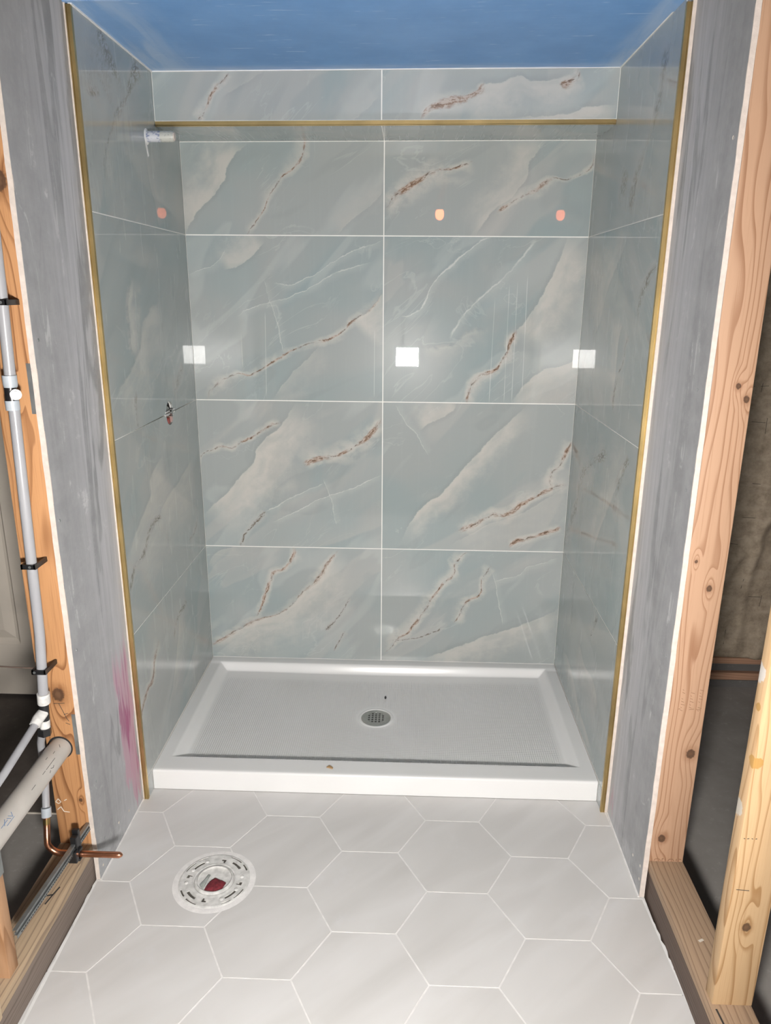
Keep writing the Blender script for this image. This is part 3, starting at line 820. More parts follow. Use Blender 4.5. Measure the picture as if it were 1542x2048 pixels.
wall_left = side_wall('wall_left', -1, XL, 'l', 'side wall with the plumbing: onyx tiles, then bare grey board', [(-0.925, 0.12, 0.60, 0.062, 0.8), (-0.905, 0.03, 0.46, 0.034, 0.8)])
wall_right = side_wall('wall_right', 1, XR, 'r', 'plain side wall: onyx tiles, then bare grey board', [(-0.895, 0.04, 0.14, 0.02, 0.8)])
for (w, sx, face, spots) in ((wall_left, -1, XL, [(-1.19, 1.52), (-1.195, 1.08), (-1.19, 0.72), (-1.17, 0.30), (-1.16, 0.10), (-1.19, 0.03), (-1.06, 0.07), (-0.98, 0.05)]),
                             (wall_right, 1, XR, [(-1.19, 1.95), (-1.17, 1.42), (-1.18, 1.18), (-1.19, 0.74), (-1.19, 0.42), (-1.13, 0.07), (-1.195, 0.09), (-1.20, 0.05)])):
    for y, z in spots:
        MB().lathe([(0.0, 0.0008), (0.0035, 0.0006), (0.0042, -0.0005)], (face - sx * 0.0002, y, z), 10, 'x').build('screw_head', M_STEEL if (z * 100) % 2 < 1 else M_CHALK, w)

# ceiling ------------------------------------------------------------
zf = -0.002
ceil = MB()
v = [(-0.766, -0.868, zc(-XW) - 0.001), (0.771, -0.868, zc(XW) - 0.005), (0.771, 0.045, zc(XW)), (-0.766, 0.045, zc(-XW))]
ceil.prism(v, (0, 0, 0.016))
ceil = ceil.build('ceiling', ceiling_material())
props(ceil, 'low shower ceiling coated blue', kind='structure')

# gold trim ----------------------------------------------------------
def trim(name, label, boxes):
    m = MB()
    for b in boxes: m.box(*b)
    o = m.build(name, M_GOLD)
    return props(o, label, kind='structure')
def edge_trim(name, sx, label):
    a, b = sx * 0.7492, sx * 0.7585
    m = MB().box(min(a, b), max(a, b), -0.8605, -0.8495, 0.0005, 2.305)
    a, b = sx * 0.7596, sx * 0.7626
    m.box(min(a, b), max(a, b), -0.8612, -0.8495, 0.0005, 2.305)
    m.box(min(sx * 0.7575, sx * 0.7606), max(sx * 0.7575, sx * 0.7606), -0.8585, -0.8495, 0.0005, 2.305)
    o = m.build(name, M_GOLD)
    return props(o, label, kind='structure')
edge_trim('trim_1', -1, 'gold edge trim on the tile end of the plumbing wall')
edge_trim('trim_2', 1, 'gold edge trim on the tile end of the plain wall')
m = MB()
m.prism([(-XW + 0.001, YS - 0.0015, zb(-XW) + 0.002), (XW - 0.001, YS - 0.0015, zb(XW) + 0.002), (XW - 0.001, YS - 0.0015, zb(XW) + 0.0135), (-XW + 0.001, YS - 0.0015, zb(-XW) + 0.0135)], (0, 0.006, 0))
m.prism([(-XW + 0.001, YS - 0.0025, zb(-XW) - 0.0012), (XW - 0.001, YS - 0.0025, zb(XW) - 0.0012), (XW - 0.001, YS - 0.0025, zb(XW) + 0.0008), (-XW + 0.001, YS - 0.0025, zb(-XW) + 0.0008)], (0, 0.008, 0))
props(m.build('trim_3', M_GOLD), 'gold edge trim along the bulkhead', kind='structure')

# ------------------------------------------------------------------ framing timber
PL_T, PL_M = 0.122, 0.087
def stud(name, x0, x1, y0, y1, z0, z1, mat, label, cat='stud', group=None):
    o = MB().box(x0, x1, y0, y1, z0, z1).bevel(0.003, 2).build(name, mat, None, True, 30)
    return props(o, label, cat, group)

W_ORANGE = wood('orange fir', (0.44, 0.225, 0.10, 1), (0.17, 0.065, 0.022, 1), ring=30, seed=2.0,
                knots=[((-0.829, -1.216, 1.40), 0.009), ((-0.796, -1.216, 0.27), 0.006), ((-0.82, -1.216, 0.60), 0.018), ((-0.80, -1.216, 1.86), 0.02)])
W_PINK = wood('pinkish fir', (0.435, 0.268, 0.172, 1), (0.26, 0.13, 0.07, 1), ring=34, seed=5.0,
              knots=[((0.868, -1.216, 1.405), 0.008), ((0.846, -1.216, 1.435), 0.007), ((0.845, -1.216, 0.94), 0.008), ((0.805, -1.216, 1.01), 0.005),
                     ((0.858, -1.216, 0.47), 0.013), ((0.813, -1.216, 0.20), 0.011)])
W_PALE = wood('pale yellow pine', (0.47, 0.315, 0.175, 1), (0.28, 0.15, 0.06, 1), ring=26, seed=8.0,
              knots=[((0.838, -1.646, 0.34), 0.010)],
              spots=[((0.798, -1.64, 0.745), 0.014, (0.36, 0.20, 0.055, 1)), ((0.800, -1.625, 0.86), 0.012, (0.36, 0.20, 0.055, 1)),
                     ((0.793, -1.61, 0.93), 0.022, (0.56, 0.53, 0.50, 1)), ((0.7925, -1.607, 0.62), 0.024, (0.52, 0.48, 0.42, 1))])
W_ORANGE2 = wood('light orange fir', (0.45, 0.26, 0.145, 1), (0.28, 0.14, 0.065, 1), ring=30, seed=11.0)
W_CREAM = wood('cream pine', (0.55, 0.42, 0.28, 1), (0.42, 0.30, 0.18, 1), ring=24, seed=14.0)
W_PLATE = wood('weathered plate', (0.34, 0.235, 0.155, 1), (0.20, 0.13, 0.085, 1), 'y', (1, 0, 0), ring=48, seed=3.0)
W_PLATE2 = wood('dusty plate', (0.40, 0.295, 0.195, 1), (0.21, 0.15, 0.105, 1), 'y', (1, 0, 0), ring=48, seed=6.0)
W_TREAT = wood('brown treated plate', (0.115, 0.082, 0.066, 1), (0.06, 0.042, 0.034, 1), 'y', (0, 0, 1), ring=60, seed=4.0)
W_TREAT2 = wood('grey-brown treated plate', (0.19, 0.15, 0.125, 1), (0.09, 0.07, 0.058, 1), 'y', (0, 0, 1), ring=60, seed=7.0)
W_LEDGE = wood('dark ledge board', (0.32, 0.18, 0.115, 1), (0.17, 0.09, 0.055, 1), 'x', (0, 0, 1), ring=60, seed=9.0)

s1 = stud('wall_stud', -0.872, -0.7800, -1.2135, -1.1755, PL_T, 2.6, W_ORANGE, 'orange fir wall stud bored for the white drain pipe')
s2 = stud('wall_stud', -0.877, -0.7885, -1.645, -1.607, PL_T, 2.6, W_ORANGE2, 'light orange stud beside the steel pipe bracket end')
s3 = stud('wall_stud', -0.845, -0.756, -1.775, -1.737, PL_T, 2.6, W_CREAM, 'cream stud barely showing at the bottom corner of the photo')
s4 = stud('wall_stud', 0.7855, 0.880, -1.2135, -1.1755, PL_T, 2.6, W_PINK, 'tall pinkish knotty stud holding the edge of the grey board')
s5 = stud('wall_stud', 0.7935, 0.8825, -1.645, -1.607, PL_T, 2.6, W_PALE, 'pale yellow stud with glue stains standing on the plate')
for name, x0, x1, z0, z1, mat, label in (
        ('bottom_plate', -0.874, -0.7805, PL_M, PL_T, W_PLATE2, 'dusty upper bottom plate under the pipe bracket'),
        ('bottom_plate', -0.871, -0.7835, -0.031, PL_M, W_TREAT2, 'grey-brown treated lower plate under the dusty plate'),
        ('bottom_plate', 0.7885, 0.882, PL_M, PL_T, W_PLATE, 'weathered upper bottom plate under the pale yellow stud'),
        ('bottom_plate', 0.7925, 0.880, -0.031, PL_M, W_TREAT, 'dark brown treated lower plate beneath the weathered plate')):
    stud(name, x0, x1, -2.45, 0.04, z0, z1, mat, label, 'timber')

def strokes(name, parent, mat, lines, face, fixed, w=0.0012, out=0.0006):
    """thin drawn marks on a flat face; face 'y' (x,z points) or 'z' (x,y points)"""
    m = MB()
    for pts in lines:
        for p, q in zip(pts, pts[1:]):
            d = (Vector(q) - Vector(p)); L = d.length
            if L < 1e-6: continue
            d /= L
            nrm = Vector((-d.y, d.x)) * w * 0.5
            quad = [Vector(p) + nrm, Vector(q) + nrm, Vector(q) - nrm, Vector(p) - nrm]
            if face == 'y': m.prism([(a.x, fixed - out, a.y) for a in quad], (0, out, 0))
            elif face == 'x': m.prism([(fixed - out, a.x, a.y) for a in quad], (out, 0, 0))
            else: m.prism([(a.x, a.y, fixed + out) for a in quad], (0, 0, -out))
    o = m.build(name, mat, parent)
    o['kind'] = 'stuff'
    return o

# nail plates, pencil and chalk marks on the studs
for z0, z1 in ((1.350, 1.468), (0.418, 0.542)):
    MB().box(-0.7915, -0.7797, -1.2150, -1.2132, z0, z1).build('nail_plate', M_STEEL, s1)
MB().box(-0.879, -0.787, -1.6465, -1.6062, 0.385, 0.52).build('nail_plate', M_STEEL, s2)
strokes('pencil_mark', s1, M_GRAPH, [[(-0.836, 0.573), (-0.806, 0.575)], [(-0.822, 0.574), (-0.806, 0.53), (-0.80, 0.52)], [(-0.812, 0.54), (-0.80, 0.545)], [(-0.81, 0.515), (-0.798, 0.51)]], 'y', -1.2135)
strokes('chalk_mark', s1, M_CHALK, [[(-0.868, 0.262), (-0.86, 0.272), (-0.853, 0.262), (-0.86, 0.256), (-0.868, 0.262)], [(-0.843, 0.267), (-0.836, 0.271)], [(-0.866, 0.236), (-0.855, 0.246), (-0.848, 0.231), (-0.832, 0.229)]], 'y', -1.2135, 0.0022)
strokes('stamp_mark', s4, M_STAMP, [[(0.815 + 0.011 * (k // 8), 0.66 - 0.0085 * (k % 8)), (0.8215 + 0.011 * (k // 8) + 0.003 * ((k * 7) % 3 - 1), 0.66 - 0.0085 * (k % 8) - 0.0025)] for k in range(40) if (k * 5) % 7 != 3 and k // 8 in (0, 2, 4)] + [[(0.81, 0.603), (0.815, 0.604)], [(0.838, 0.602), (0.85, 0.604)], [(0.856, 0.603), (0.867, 0.602)]], 'y', -1.2135, 0.0010)
strokes('stamp_mark', s4, M_STAMP, [[(0.800, 0.126), (0.802, 0.131), (0.810, 0.133), (0.816, 0.130), (0.818, 0.126)], [(0.822, 0.126), (0.822, 0.133), (0.826, 0.133)], [(0.830, 0.133), (0.833, 0.127)], [(0.838, 0.126), (0.842, 0.132), (0.851, 0.132), (0.855, 0.126)], [(0.861, 0.126), (0.861, 0.133)], [(0.868, 0.133), (0.874, 0.132)]], 'y', -1.2135, 0.0016)
strokes('pencil_mark', s5, M_GRAPH, [[(0.80, 0.567), (0.803, 0.566)], [(0.807, 0.566), (0.811, 0.567)], [(0.816, 0.567), (0.819, 0.566)], [(0.824, 0.566), (0.827, 0.567)], [(0.803, 0.438), (0.83, 0.436)]], 'y', -1.645, 0.0012)

plate_up = [o for o in bpy.data.objects if o.name.startswith('bottom_plate')]
pl_left, pl_right = plate_up[0], plate_up[2]
strokes('pencil_mark', pl_left, M_GRAPH, [[(-0.828, -1.405), (-0.806, -1.398), (-0.800, -1.372)], [(-0.806, -1.398), (-0.812, -1.43)]], 'z', PL_T, 0.004)
strokes('pencil_mark', pl_left, M_GRAPH, [[(-0.83, -1.685), (-0.812, -1.672), (-0.798, -1.676), (-0.793, -1.69)]], 'z', PL_T, 0.004)
strokes('paint_spot', pl_right, M_CHALK, [[(0.828, -1.476), (0.840, -1.470)]], 'z', PL_T, 0.006)
strokes('pencil_mark', pl_right, M_GRAPH, [[(0.800, -1.655), (0.803, -1.70)]], 'z', PL_T, 0.004)

# ------------------------------------------------------------------ shower pan
def smooth(t):
    t = max(0.0, min(1.0, t)); return t * t * (3 - 2 * t)

DRX, DRY = -0.010, -0.390
def pan_height(x, y):
    r = math.hypot((x - DRX) * 0.8, y - DRY)
    zf_ = 0.034 + 0.011 * min(1.0, r / 0.55)
    sF = smooth((-0.720 - y) / 0.006)
    sS = smooth((abs(x) - 0.668) / 0.040)
    sB = smooth((y + 0.066) / 0.026)
    rim = 0.0745 if y < -0.06 else 0.0745 + 0.004 * smooth((y + 0.06) / 0.03)
    k = max(sF, sS, sB)
    z = zf_ + (rim - zf_) * k
    return z

def lines(spec):
    out = []
    for a, b, n in spec: out += [a + (b - a) * i / n for i in range(n)]
    return out + [spec[-1][1]]
xs = lines([(-0.749, -0.715, 4), (-0.715, -0.66, 14), (-0.66, 0.66, 60), (0.66, 0.715, 14), (0.715, 0.749, 4)])
ys = [-0.804, -0.8035, -0.8015, -0.799, -0.795] + lines([(-0.785, -0.73, 6), (-0.73, -0.71, 14), (-0.71, -0.07, 40), (-0.07, -0.036, 14), (-0.036, 0.0, 3)])
drop = {-0.804: 0.009, -0.8035: 0.0055, -0.8015: 0.0022, -0.799: 0.0007, -0.795: 0.0}
bm = bmesh.new()
grid = [[bm.verts.new((x, y, pan_height(x, y) - drop.get(y, 0))) for x in xs] for y in ys]
for j in range(len(ys) - 1):
    for i in range(len(xs) - 1):
        bm.faces.new((grid[j][i], grid[j][i + 1], grid[j + 1][i + 1], grid[j + 1][i]))
low = [bm.verts.new((x, -0.804, 0.0005)) for x in xs]
for i in range(len(xs) - 1): bm.faces.new((low[i], low[i + 1], grid[0][i + 1], grid[0][i]))
for col_i in (0, len(xs) - 1):
    lowc = [bm.verts.new((xs[col_i], y, 0.0005)) for y in ys]
    for j in range(len(ys) - 1): bm.faces.new((lowc[j], lowc[j + 1], grid[j + 1][col_i], grid[j][col_i]))
bmesh.ops.recalc_face_normals(bm, faces=bm.faces)
me = bpy.data.meshes.new('shower_pan'); bm.to_mesh(me); bm.free()
if me.polygons[50].normal.z < 0: me.flip_normals()
pan = link('shower_pan', me, M_PAN, None, True)
me.set_sharp_from_angle(angle=math.radians(45))
props(pan, 'white acrylic shower pan with a diamond textured floor', 'shower pan')
ZD = pan_height(DRX, DRY)
MB().lathe([(0.072, -0.002), (0.068, 0.0018), (0.063, 0.0034), (0.0595, 0.003), (0.058, -0.004)], (DRX, DRY, ZD), 56).build('drain_seat', M_PAN, pan, True, 60)

drain = empty('shower_drain', (DRX, DRY, ZD))
props(drain, 'round chrome drain grate in the white shower pan', 'drain')
MB().lathe([(0.036, -0.0005), (0.036, 0.0018), (0.050, 0.0022), (0.0575, 0.0008), (0.0575, -0.003)], (DRX, DRY, ZD + 0.001), 56).build('rim', M_CHROME, drain, True, 30)
bars = MB()
for k in (-2.5, -1.5, -0.5, 0.5, 1.5, 2.5):
    o_ = k * 0.0135
    h = math.sqrt(max(0, 0.0375 ** 2 - o_ ** 2))
    bars.box(DRX + o_ - 0.0030, DRX + o_ + 0.0030, DRY - h, DRY + h, ZD - 0.001, ZD + 0.0026)
    bars.box(DRX - h, DRX + h, DRY + o_ - 0.0030, DRY + o_ + 0.0030, ZD - 0.0012, ZD + 0.0024)
bars.build('grate', M_CHROME, drain)
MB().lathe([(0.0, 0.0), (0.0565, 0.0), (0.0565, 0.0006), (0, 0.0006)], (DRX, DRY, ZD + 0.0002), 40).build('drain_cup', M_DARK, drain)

# small litter in the pan
chip = MB().prism([(-0.163, -0.768, 0.0750), (-0.155, -0.758, 0.0752), (-0.147, -0.762, 0.0752), (-0.139, -0.772, 0.0752), (-0.142, -0.776, 0.0752), (-0.152, -0.770, 0.0752)], (0.001, 0, 0.004)).bevel(0.0008, 1).build('wood_chip', plain('tan wood chip', (0.42, 0.27, 0.13, 1), 0.7, var=0.1))
props(chip, 'tan wood chip lying on the curb of the white pan', 'wood chip')
bx, by = 0.022, -0.245
bit = MB().lathe([(0.0, 0.0), (0.0045, 0.0005), (0.006, 0.003), (0.0045, 0.006), (0.0, 0.007)], (0, 0, 0), 12)
bmesh.ops.scale(bit.bm, verts=bit.bm.verts, vec=(0.75, 1.9, 1.0))
bmesh.ops.translate(bit.bm, verts=bit.bm.verts, vec=(bx, by, pan_height(bx, by) + 0.0004))
props(bit.build('plastic_crumb', M_BLACKP, None, True), 'tiny black plastic crumb behind the drain in the pan', 'debris')

# ------------------------------------------------------------------ toilet flange
FX, FY = -0.439, -1.205
fl = empty('toilet_flange', (FX, FY, 0.0))
props(fl, 'white plastic toilet flange set flush in the hexagon floor', 'toilet flange')
bm = bmesh.new()
NA = 144
rads = [0.055, 0.060, 0.067, 0.0745, 0.083, 0.088, 0.092, 0.097, 0.1015]
def gap(k, b):
    d = (k * 360.0 / NA) % 90
    if b == 3 and (14 <= d <= 42): return True          # long bolt slots
    if b in (6,) and (3 <= d <= 52) and not (20 < d < 26): return True
    if b in (2, 3) and (57 <= d <= 60): return True
    if b == 3 and (60 <= d <= 65): return True
    return False
vg = {}
def V(k, r):
    key = (k % NA, r)
    if key not in vg:
        a = 2 * math.pi * (k % NA) / NA + 0.35
        h = 0.0 if r == 0 else (0.004 if r < 2 else 0.0028 if r < 8 else 0.0012)
        vg[key] = bm.verts.new((FX + rads[r] * math.cos(a), FY + rads[r] * math.sin(a), h + 0.001))
    return vg[key]
for k in range(NA):
    for b in range(len(rads) - 1):
        if not gap(k, b): bm.faces.new((V(k, b), V(k, b + 1), V(k + 1, b + 1), V(k + 1, b)))
ext = bmesh.ops.extrude_face_region(bm, geom=list(bm.faces))
bmesh.ops.translate(bm, verts=[g for g in ext['geom'] if isinstance(g, bmesh.types.BMVert)], vec=(0, 0, -0.004))
bmesh.ops.recalc_face_normals(bm, faces=bm.faces)
me = bpy.data.meshes.new('ring'); bm.to_mesh(me); bm.free()
link('ring', me, M_WHITEP, fl)
M_GROOVE = plain('dark groove bed', (0.075, 0.068, 0.058, 1), 0.8, var=0.2, scale=70)  # dark bed that shows through the slots of the ring
MB().lathe([(0.055, 0.0), (0.1, 0.0), (0.1, 0.0004), (0.055, 0.0004)], (FX, FY, 0.0001), 60).build('groove_bed', M_GROOVE, fl)
for k in range(10):
    a = 2 * math.pi * (k + 0.3) / 10
    rr_ = 0.0785
    if not gap(int(((a - 0.35) % (2 * math.pi)) / (2 * math.pi) * NA), 3):
        MB().lathe([(0.0, 0.0032), (0.003, 0.0030), (0.0056, 0.0018), (0.0062, 0.0)], (FX + rr_ * math.cos(a), FY + rr_ * math.sin(a), 0.0036), 14).build('plug', M_WHITEP, fl, True, 50)
MB().lathe([(0.0495, 0.0075), (0.0535, 0.0065), (0.056, 0.002), (0.056, 0.0), (0.0495, 0.0)], (FX, FY, 0.001), 60).build('collar', M_WHITEP, fl, True, 35)
MB().lathe([(0.0490, 0.0078), (0.0490, 0.0015), (0.0, 0.0015)], (FX, FY, 0.0), 48).build('pipe_mouth', M_WHITEP, fl, True, 35)
MB().lathe([(0.118, 0.0), (0.103, 0.0012), (0.099, 0.0012)], (FX, FY, 0.0001), 72).build('thinset_ring', M_FGROUT, fl, True)
# rag stuffed in the opening
rag = empty('red_rag', (FX, FY, 0.002))
props(rag, 'dark red rag stuffed in the toilet flange opening', 'rag')
def crumple(name, outline, mat, h, parent, seed):
    rnd = random.Random(seed)
    bm_ = bmesh.new()
    c = Vector((sum(p[0] for p in outline) / len(outline), sum(p[1] for p in outline) / len(outline)))
    rings_ = []
    for f, hh in ((1.0, 0.0), (0.97, h * 0.5), (0.75, h), (0.5, h * 0.85), (0.25, h * 1.05)):
        ring = []
        for i in range(len(outline)):
            for s in range(3):
                p = Vector(outline[i]).lerp(Vector(outline[(i + 1) % len(outline)]), s / 3)
                q = c + (p - c) * f
                ring.append(bm_.verts.new((FX + q.x, FY + q.y, 0.0018 + hh + (rnd.uniform(-1, 1) * h * 0.22 if hh > 0 else 0))))
        rings_.append(ring)
    n_ = len(rings_[0])
    for A_, B_ in zip(rings_, rings_[1:]):
        for k in range(n_): bm_.faces.new((A_[k], A_[(k + 1) % n_], B_[(k + 1) % n_], B_[k]))
    bm_.faces.new(rings_[-1])
    bmesh.ops.recalc_face_normals(bm_, faces=bm_.faces)
    me_ = bpy.data.meshes.new(name); bm_.to_mesh(me_); bm_.free()
    return link(name, me_, mat, parent, True)
crumple('cloth', [(-0.020, -0.038), (-0.011, -0.006), (0.000, 0.006), (0.018, 0.000), (0.036, -0.010), (0.030, -0.03), (0.012, -0.042)], M_REDCLOTH, 0.007, rag, 1)
crumple('string', [(-0.037, -0.022), (-0.026, 0.006), (-0.021, 0.020), (-0.016, 0.018), (-0.020, -0.004), (-0.024, -0.036)], M_GREYCLOTH, 0.005, rag, 2)

# ------------------------------------------------------------------ shower rough-in on the plumbing wall
sv = empty('shower_valve', (-0.762, VY, VZ))
props(sv, 'roughed-in shower valve sunk in a round hole through the onyx tile', 'shower valve')
MB().lathe([(0.0, -0.060), (0.0435, -0.060), (0.0435, -0.004), (0.0455, -0.004)], (-0.752, VY, VZ), 36, 'x').build('recess', M_DARK, sv, True, 40)
MB().lathe([(0.024, -0.058), (0.024, -0.012), (0.019, -0.006), (0.010, -0.006), (0.010, 0.010), (0.0, 0.010)], (-0.752, VY + 0.004, VZ + 0.002), 24, 'x').build('valve_body', M_CHROME, sv, True, 40)
MB().box(-0.757, -0.7485, VY - 0.052, VY + 0.052, VZ - 0.005, VZ + 0.001).build('cross_bar', M_WHITEP, sv)
MB().box(-0.757, -0.7485, VY - 0.048, VY + 0.056, VZ + 0.006, VZ + 0.010).build('cross_bar', M_WHITEP, sv)
MB().lathe([(0.0, 0.0), (0.011, 0.0), (0.011, -0.03), (0.0, -0.03)], (-0.750, VY - 0.010, VZ - 0.026), 16, 'x').build('red_port', plain('red plastic port', (0.30, 0.06, 0.05, 1), 0.5), sv, True, 40)
MB().lathe([(0.0, 0.0), (0.011, 0.0), (0.011, -0.03), (0.0, -0.03)], (-0.750, VY + 0.016, VZ - 0.024), 16, 'x').build('pale_port', plain('pale pink plastic port', (0.55, 0.36, 0.33, 1), 0.5), sv, True, 40)

ss = empty('shower_arm_stub', (-0.75, -0.36, 2.10))
props(ss, 'tape-wrapped shower arm stub jutting from the wall under the bulkhead', 'pipe stub')
def stub_mat():
    n = NT('white thread tape with blue print')
    x = n.dot(n.pos, (1, 0, 0))
    f = n.noise(n.vmul(n.pos, (60, 40, 140)), 1.0, 3, 0.6)
    col = n.mix(n.step(f, 0.52, 0.6, 0, 0.8), (0.50, 0.51, 0.54, 1), (0.10, 0.13, 0.25, 1))
    f2 = n.noise(n.vmul(n.pos, (90, 40, 140)), 1.0, 3, 0.6)
    col2 = n.mix(n.step(f2, 0.55, 0.62, 0, 0.6), (0.45, 0.45, 0.41, 1), (0.19, 0.20, 0.185, 1))
    col = n.mix(n.step(x, -0.705, -0.702), col, col2)
    return n.set(Base_Color=col, Roughness=0.35)
MB().lathe([(0.0165, -0.01), (0.0165, 0.082), (0.0145, 0.088), (0.0, 0.088)], (-0.75, -0.36, 2.10), 24, 'x').build('tape_wrap', stub_mat(), ss, True, 40)
MB().lathe([(0.024, 0.0003), (0.022, 0.002), (0.019, 0.003), (0.0165, 0.0035)], (-0.75, -0.36, 2.10), 24, 'x').build('sealant', M_CAULK, ss, True, 40)
MB().lathe([(0.0, 0.0), (0.012, 0.0), (0.012, 0.003), (0.0, 0.003)], (-0.662, -0.36, 2.10), 20, 'x').build('end_cap', M_GYPSUM, ss, True, 30)
MB().prism([(-0.7495, -0.381, 2.088), (-0.7495, -0.367, 2.086), (-0.7495, -0.352, 2.045), (-0.7495, -0.362, 2.04)], (0.0008, 0, 0)).build('sealant_smear', M_CAULK, ss)

# ------------------------------------------------------------------ plumbing in the open stud bay
dp = empty('drain_pipe', (-0.826, -1.43, 0.43))
props(dp, 'fat off-white plastic drain pipe running through the open stud bay', 'pipe')
MB().tube([(-0.834, -1.17, 0.437), (-0.8335, -1.25, 0.4375), (-0.826, -1.60, 0.441), (-0.825, -1.72, 0.442)], 0.0302, 32).build('pipe', M_PVC, dp, True, 50)
MB().tube([(-0.834, -1.2142, 0.438), (-0.834, -1.205, 0.438)], 0.0345, 32).build('bore_shade_disc', M_DARK, s1, True, 50)  # near-black disc round the pipe, painting the shade of the bore
def pipe_marks(name, mat, pts):
    m_ = MB()
    for (y0, a0, y1, a1) in pts:
        def P(y, a):
            t = (-1.25 - y) / 0.35
            return Vector((-0.8335 + 0.0075 * t + 0.0303 * math.cos(a), y, 0.4375 + 0.0035 * t + 0.0303 * math.sin(a)))
        m_.tube([P(y0, a0), P((y0 + y1) / 2, (a0 + a1) / 2), P(y1, a1)], 0.0006, 6)
    m_.build(name, mat, dp)['kind'] = 'stuff'
pipe_marks('print', M_GRAPH, [(-1.29, 0.75, -1.34, 0.75), (-1.345, 0.75, -1.36, 0.75), (-1.40, 0.72, -1.42, 0.72), (-1.31, 0.45, -1.317, 0.35), (-1.317, 0.35, -1.325, 0.5), (-1.33, 0.4, -1.337, 0.3), (-1.27, 1.1, -1.28, 1.1), (-1.30, 1.3, -1.31, 1.3), (-1.24, 1.15, -1.248, 0.95)])
pipe_marks('print', M_INKB, [(-1.508, 1.0, -1.515, 0.7), (-1.515, 0.7, -1.522, 1.0), (-1.523, 0.7, -1.53, 0.95), (-1.532, 0.85, -1.56, 0.85), (-1.512, 0.6, -1.545, 0.6), (-1.535, 1.05, -1.55, 0.75)])

wp = empty('water_pipe', (-0.83, -1.265, 0.9))
props(wp, 'translucent white upright water pipe clipped to the orange stud', 'pipe')
PX = [(-0.801, -1.252, 1.95), (-0.806, -1.253, 1.62), (-0.811, -1.255, 1.43)]
MB().tube(PX, 0.0125, 20).build('pipe', M_PEX, wp, True, 60)
PX2 = [(-0.811, -1.256, 1.37), (-0.8165, -1.258, 1.10), (-0.822, -1.260, 0.80), (-0.834, -1.262, 0.62)]
MB().tube(PX2, 0.0125, 20).build('pipe', M_PEX, wp, True, 60)
MB().tube([(-0.812, -1.256, 1.445), (-0.812, -1.256, 1.425), (-0.812, -1.256, 1.418)], [0.0158, 0.0158, 0.0145], 24).build('collar', M_RINGW, wp, True, 40)
MB().tube([(-0.813, -1.256, 1.420), (-0.813, -1.256, 1.385)], 0.0138, 24).tube([(-0.803, -1.256, 1.403), (-0.795, -1.270, 1.403)], 0.0125, 20).build('coupling_body', M_BLACKP, wp, True, 40)
MB().tube([(-0.7945, -1.271, 1.403), (-0.7935, -1.273, 1.403)], 0.0085, 20).build('port_plug', M_RINGW, wp, True, 40)
MB().tube([(-0.8135, -1.256, 1.388), (-0.8135, -1.256, 1.366)], 0.0155, 24).build('collar', M_RINGW, wp, True, 40)
# tee at the foot with the sideways branch
MB().tube([(-0.833, -1.262, 0.632), (-0.8345, -1.262, 0.605), (-0.8345, -1.262, 0.602)], [0.0160, 0.0160, 0.0145], 24).build('collar', M_WHITEP, wp, True, 40)
MB().tube([(-0.8345, -1.263, 0.606), (-0.838, -1.264, 0.545)], 0.0120, 20).build('tee_body', M_BLACKP, wp, True, 40)
MB().tube([(-0.8375, -1.264, 0.578)] + [(-0.840, -1.272, 0.576), (-0.843, -1.286, 0.571), (-0.845, -1.302, 0.562)], [0.0135, 0.0145, 0.0145, 0.0135], 24).build('elbow', M_WHITEP, wp, True, 40)
MB().tube([(-0.8445, -1.298, 0.5635), (-0.853, -1.45, 0.522), (-0.858, -1.60, 0.495)], 0.0100, 20).build('branch_pipe', M_PEX, wp, True, 60)
MB().tube([(-0.838, -1.264, 0.556), (-0.8395, -1.264, 0.533)], 0.0130, 24).build('collar', M_WHITEP, wp, True, 40)
MB().tube([(-0.839, -1.264, 0.55), (-0.846, -1.262, 0.525), (-0.859, -1.252, 0.498), (-0.872, -1.238, 0.468), (-0.8775, -1.230, 0.43), (-0.8785, -1.230, 0.39), (-0.876, -1.238, 0.34), (-0.872, -1.254, 0.297), (-0.8700, -1.2612, 0.2818)], 0.0098, 20).build('pipe', M_PEX, wp, True, 60)

def clip_obj(c, label, w=0.0):
    x, y, z = c
    o = empty('pipe_clip', (x, y, z))
    props(o, label, 'pipe clip', 'black pipe clips on the stud')
    bmx = MB()
    bmx.box(x - 0.0185, x + 0.0165, y - 0.0165, y - 0.0125, z - 0.006, z + 0.006)
    bmx.box(x - 0.0185, x - 0.0135, y - 0.0165, -1.2150, z - 0.006, z + 0.006)
    bmx.box(x + 0.0135, x + 0.0185, y - 0.0165, -1.2150, z - 0.006, z + 0.006)
    bmx.build('strap', M_BLACKP, o)
    MB().lathe([(0.0, -0.0005), (0.0035, -0.0005), (0.0035, 0.002)], (x + 0.004 + w, y - 0.0170, z), 12, 'y').build('nail_head', M_STEEL, o)
clip_obj((-0.806, -1.253, 1.605), 'uppermost black clip holding the white water pipe')
clip_obj((-0.8195, -1.259, 0.985), 'middle black clip holding the white water pipe')
clip_obj((-0.829, -1.261, 0.700), 'lower black clip holding the white water pipe by the cable', -0.015)
nut = empty('pipe_nut', (-0.841, -1.266, 0.525))
props(nut, 'six-sided black nut below the white pipe elbow', 'nut')
MB().tube([(-0.8405, -1.266, 0.533), (-0.8410, -1.267, 0.513)], 0.0175, 6).build('nut', M_BLACKP, nut)

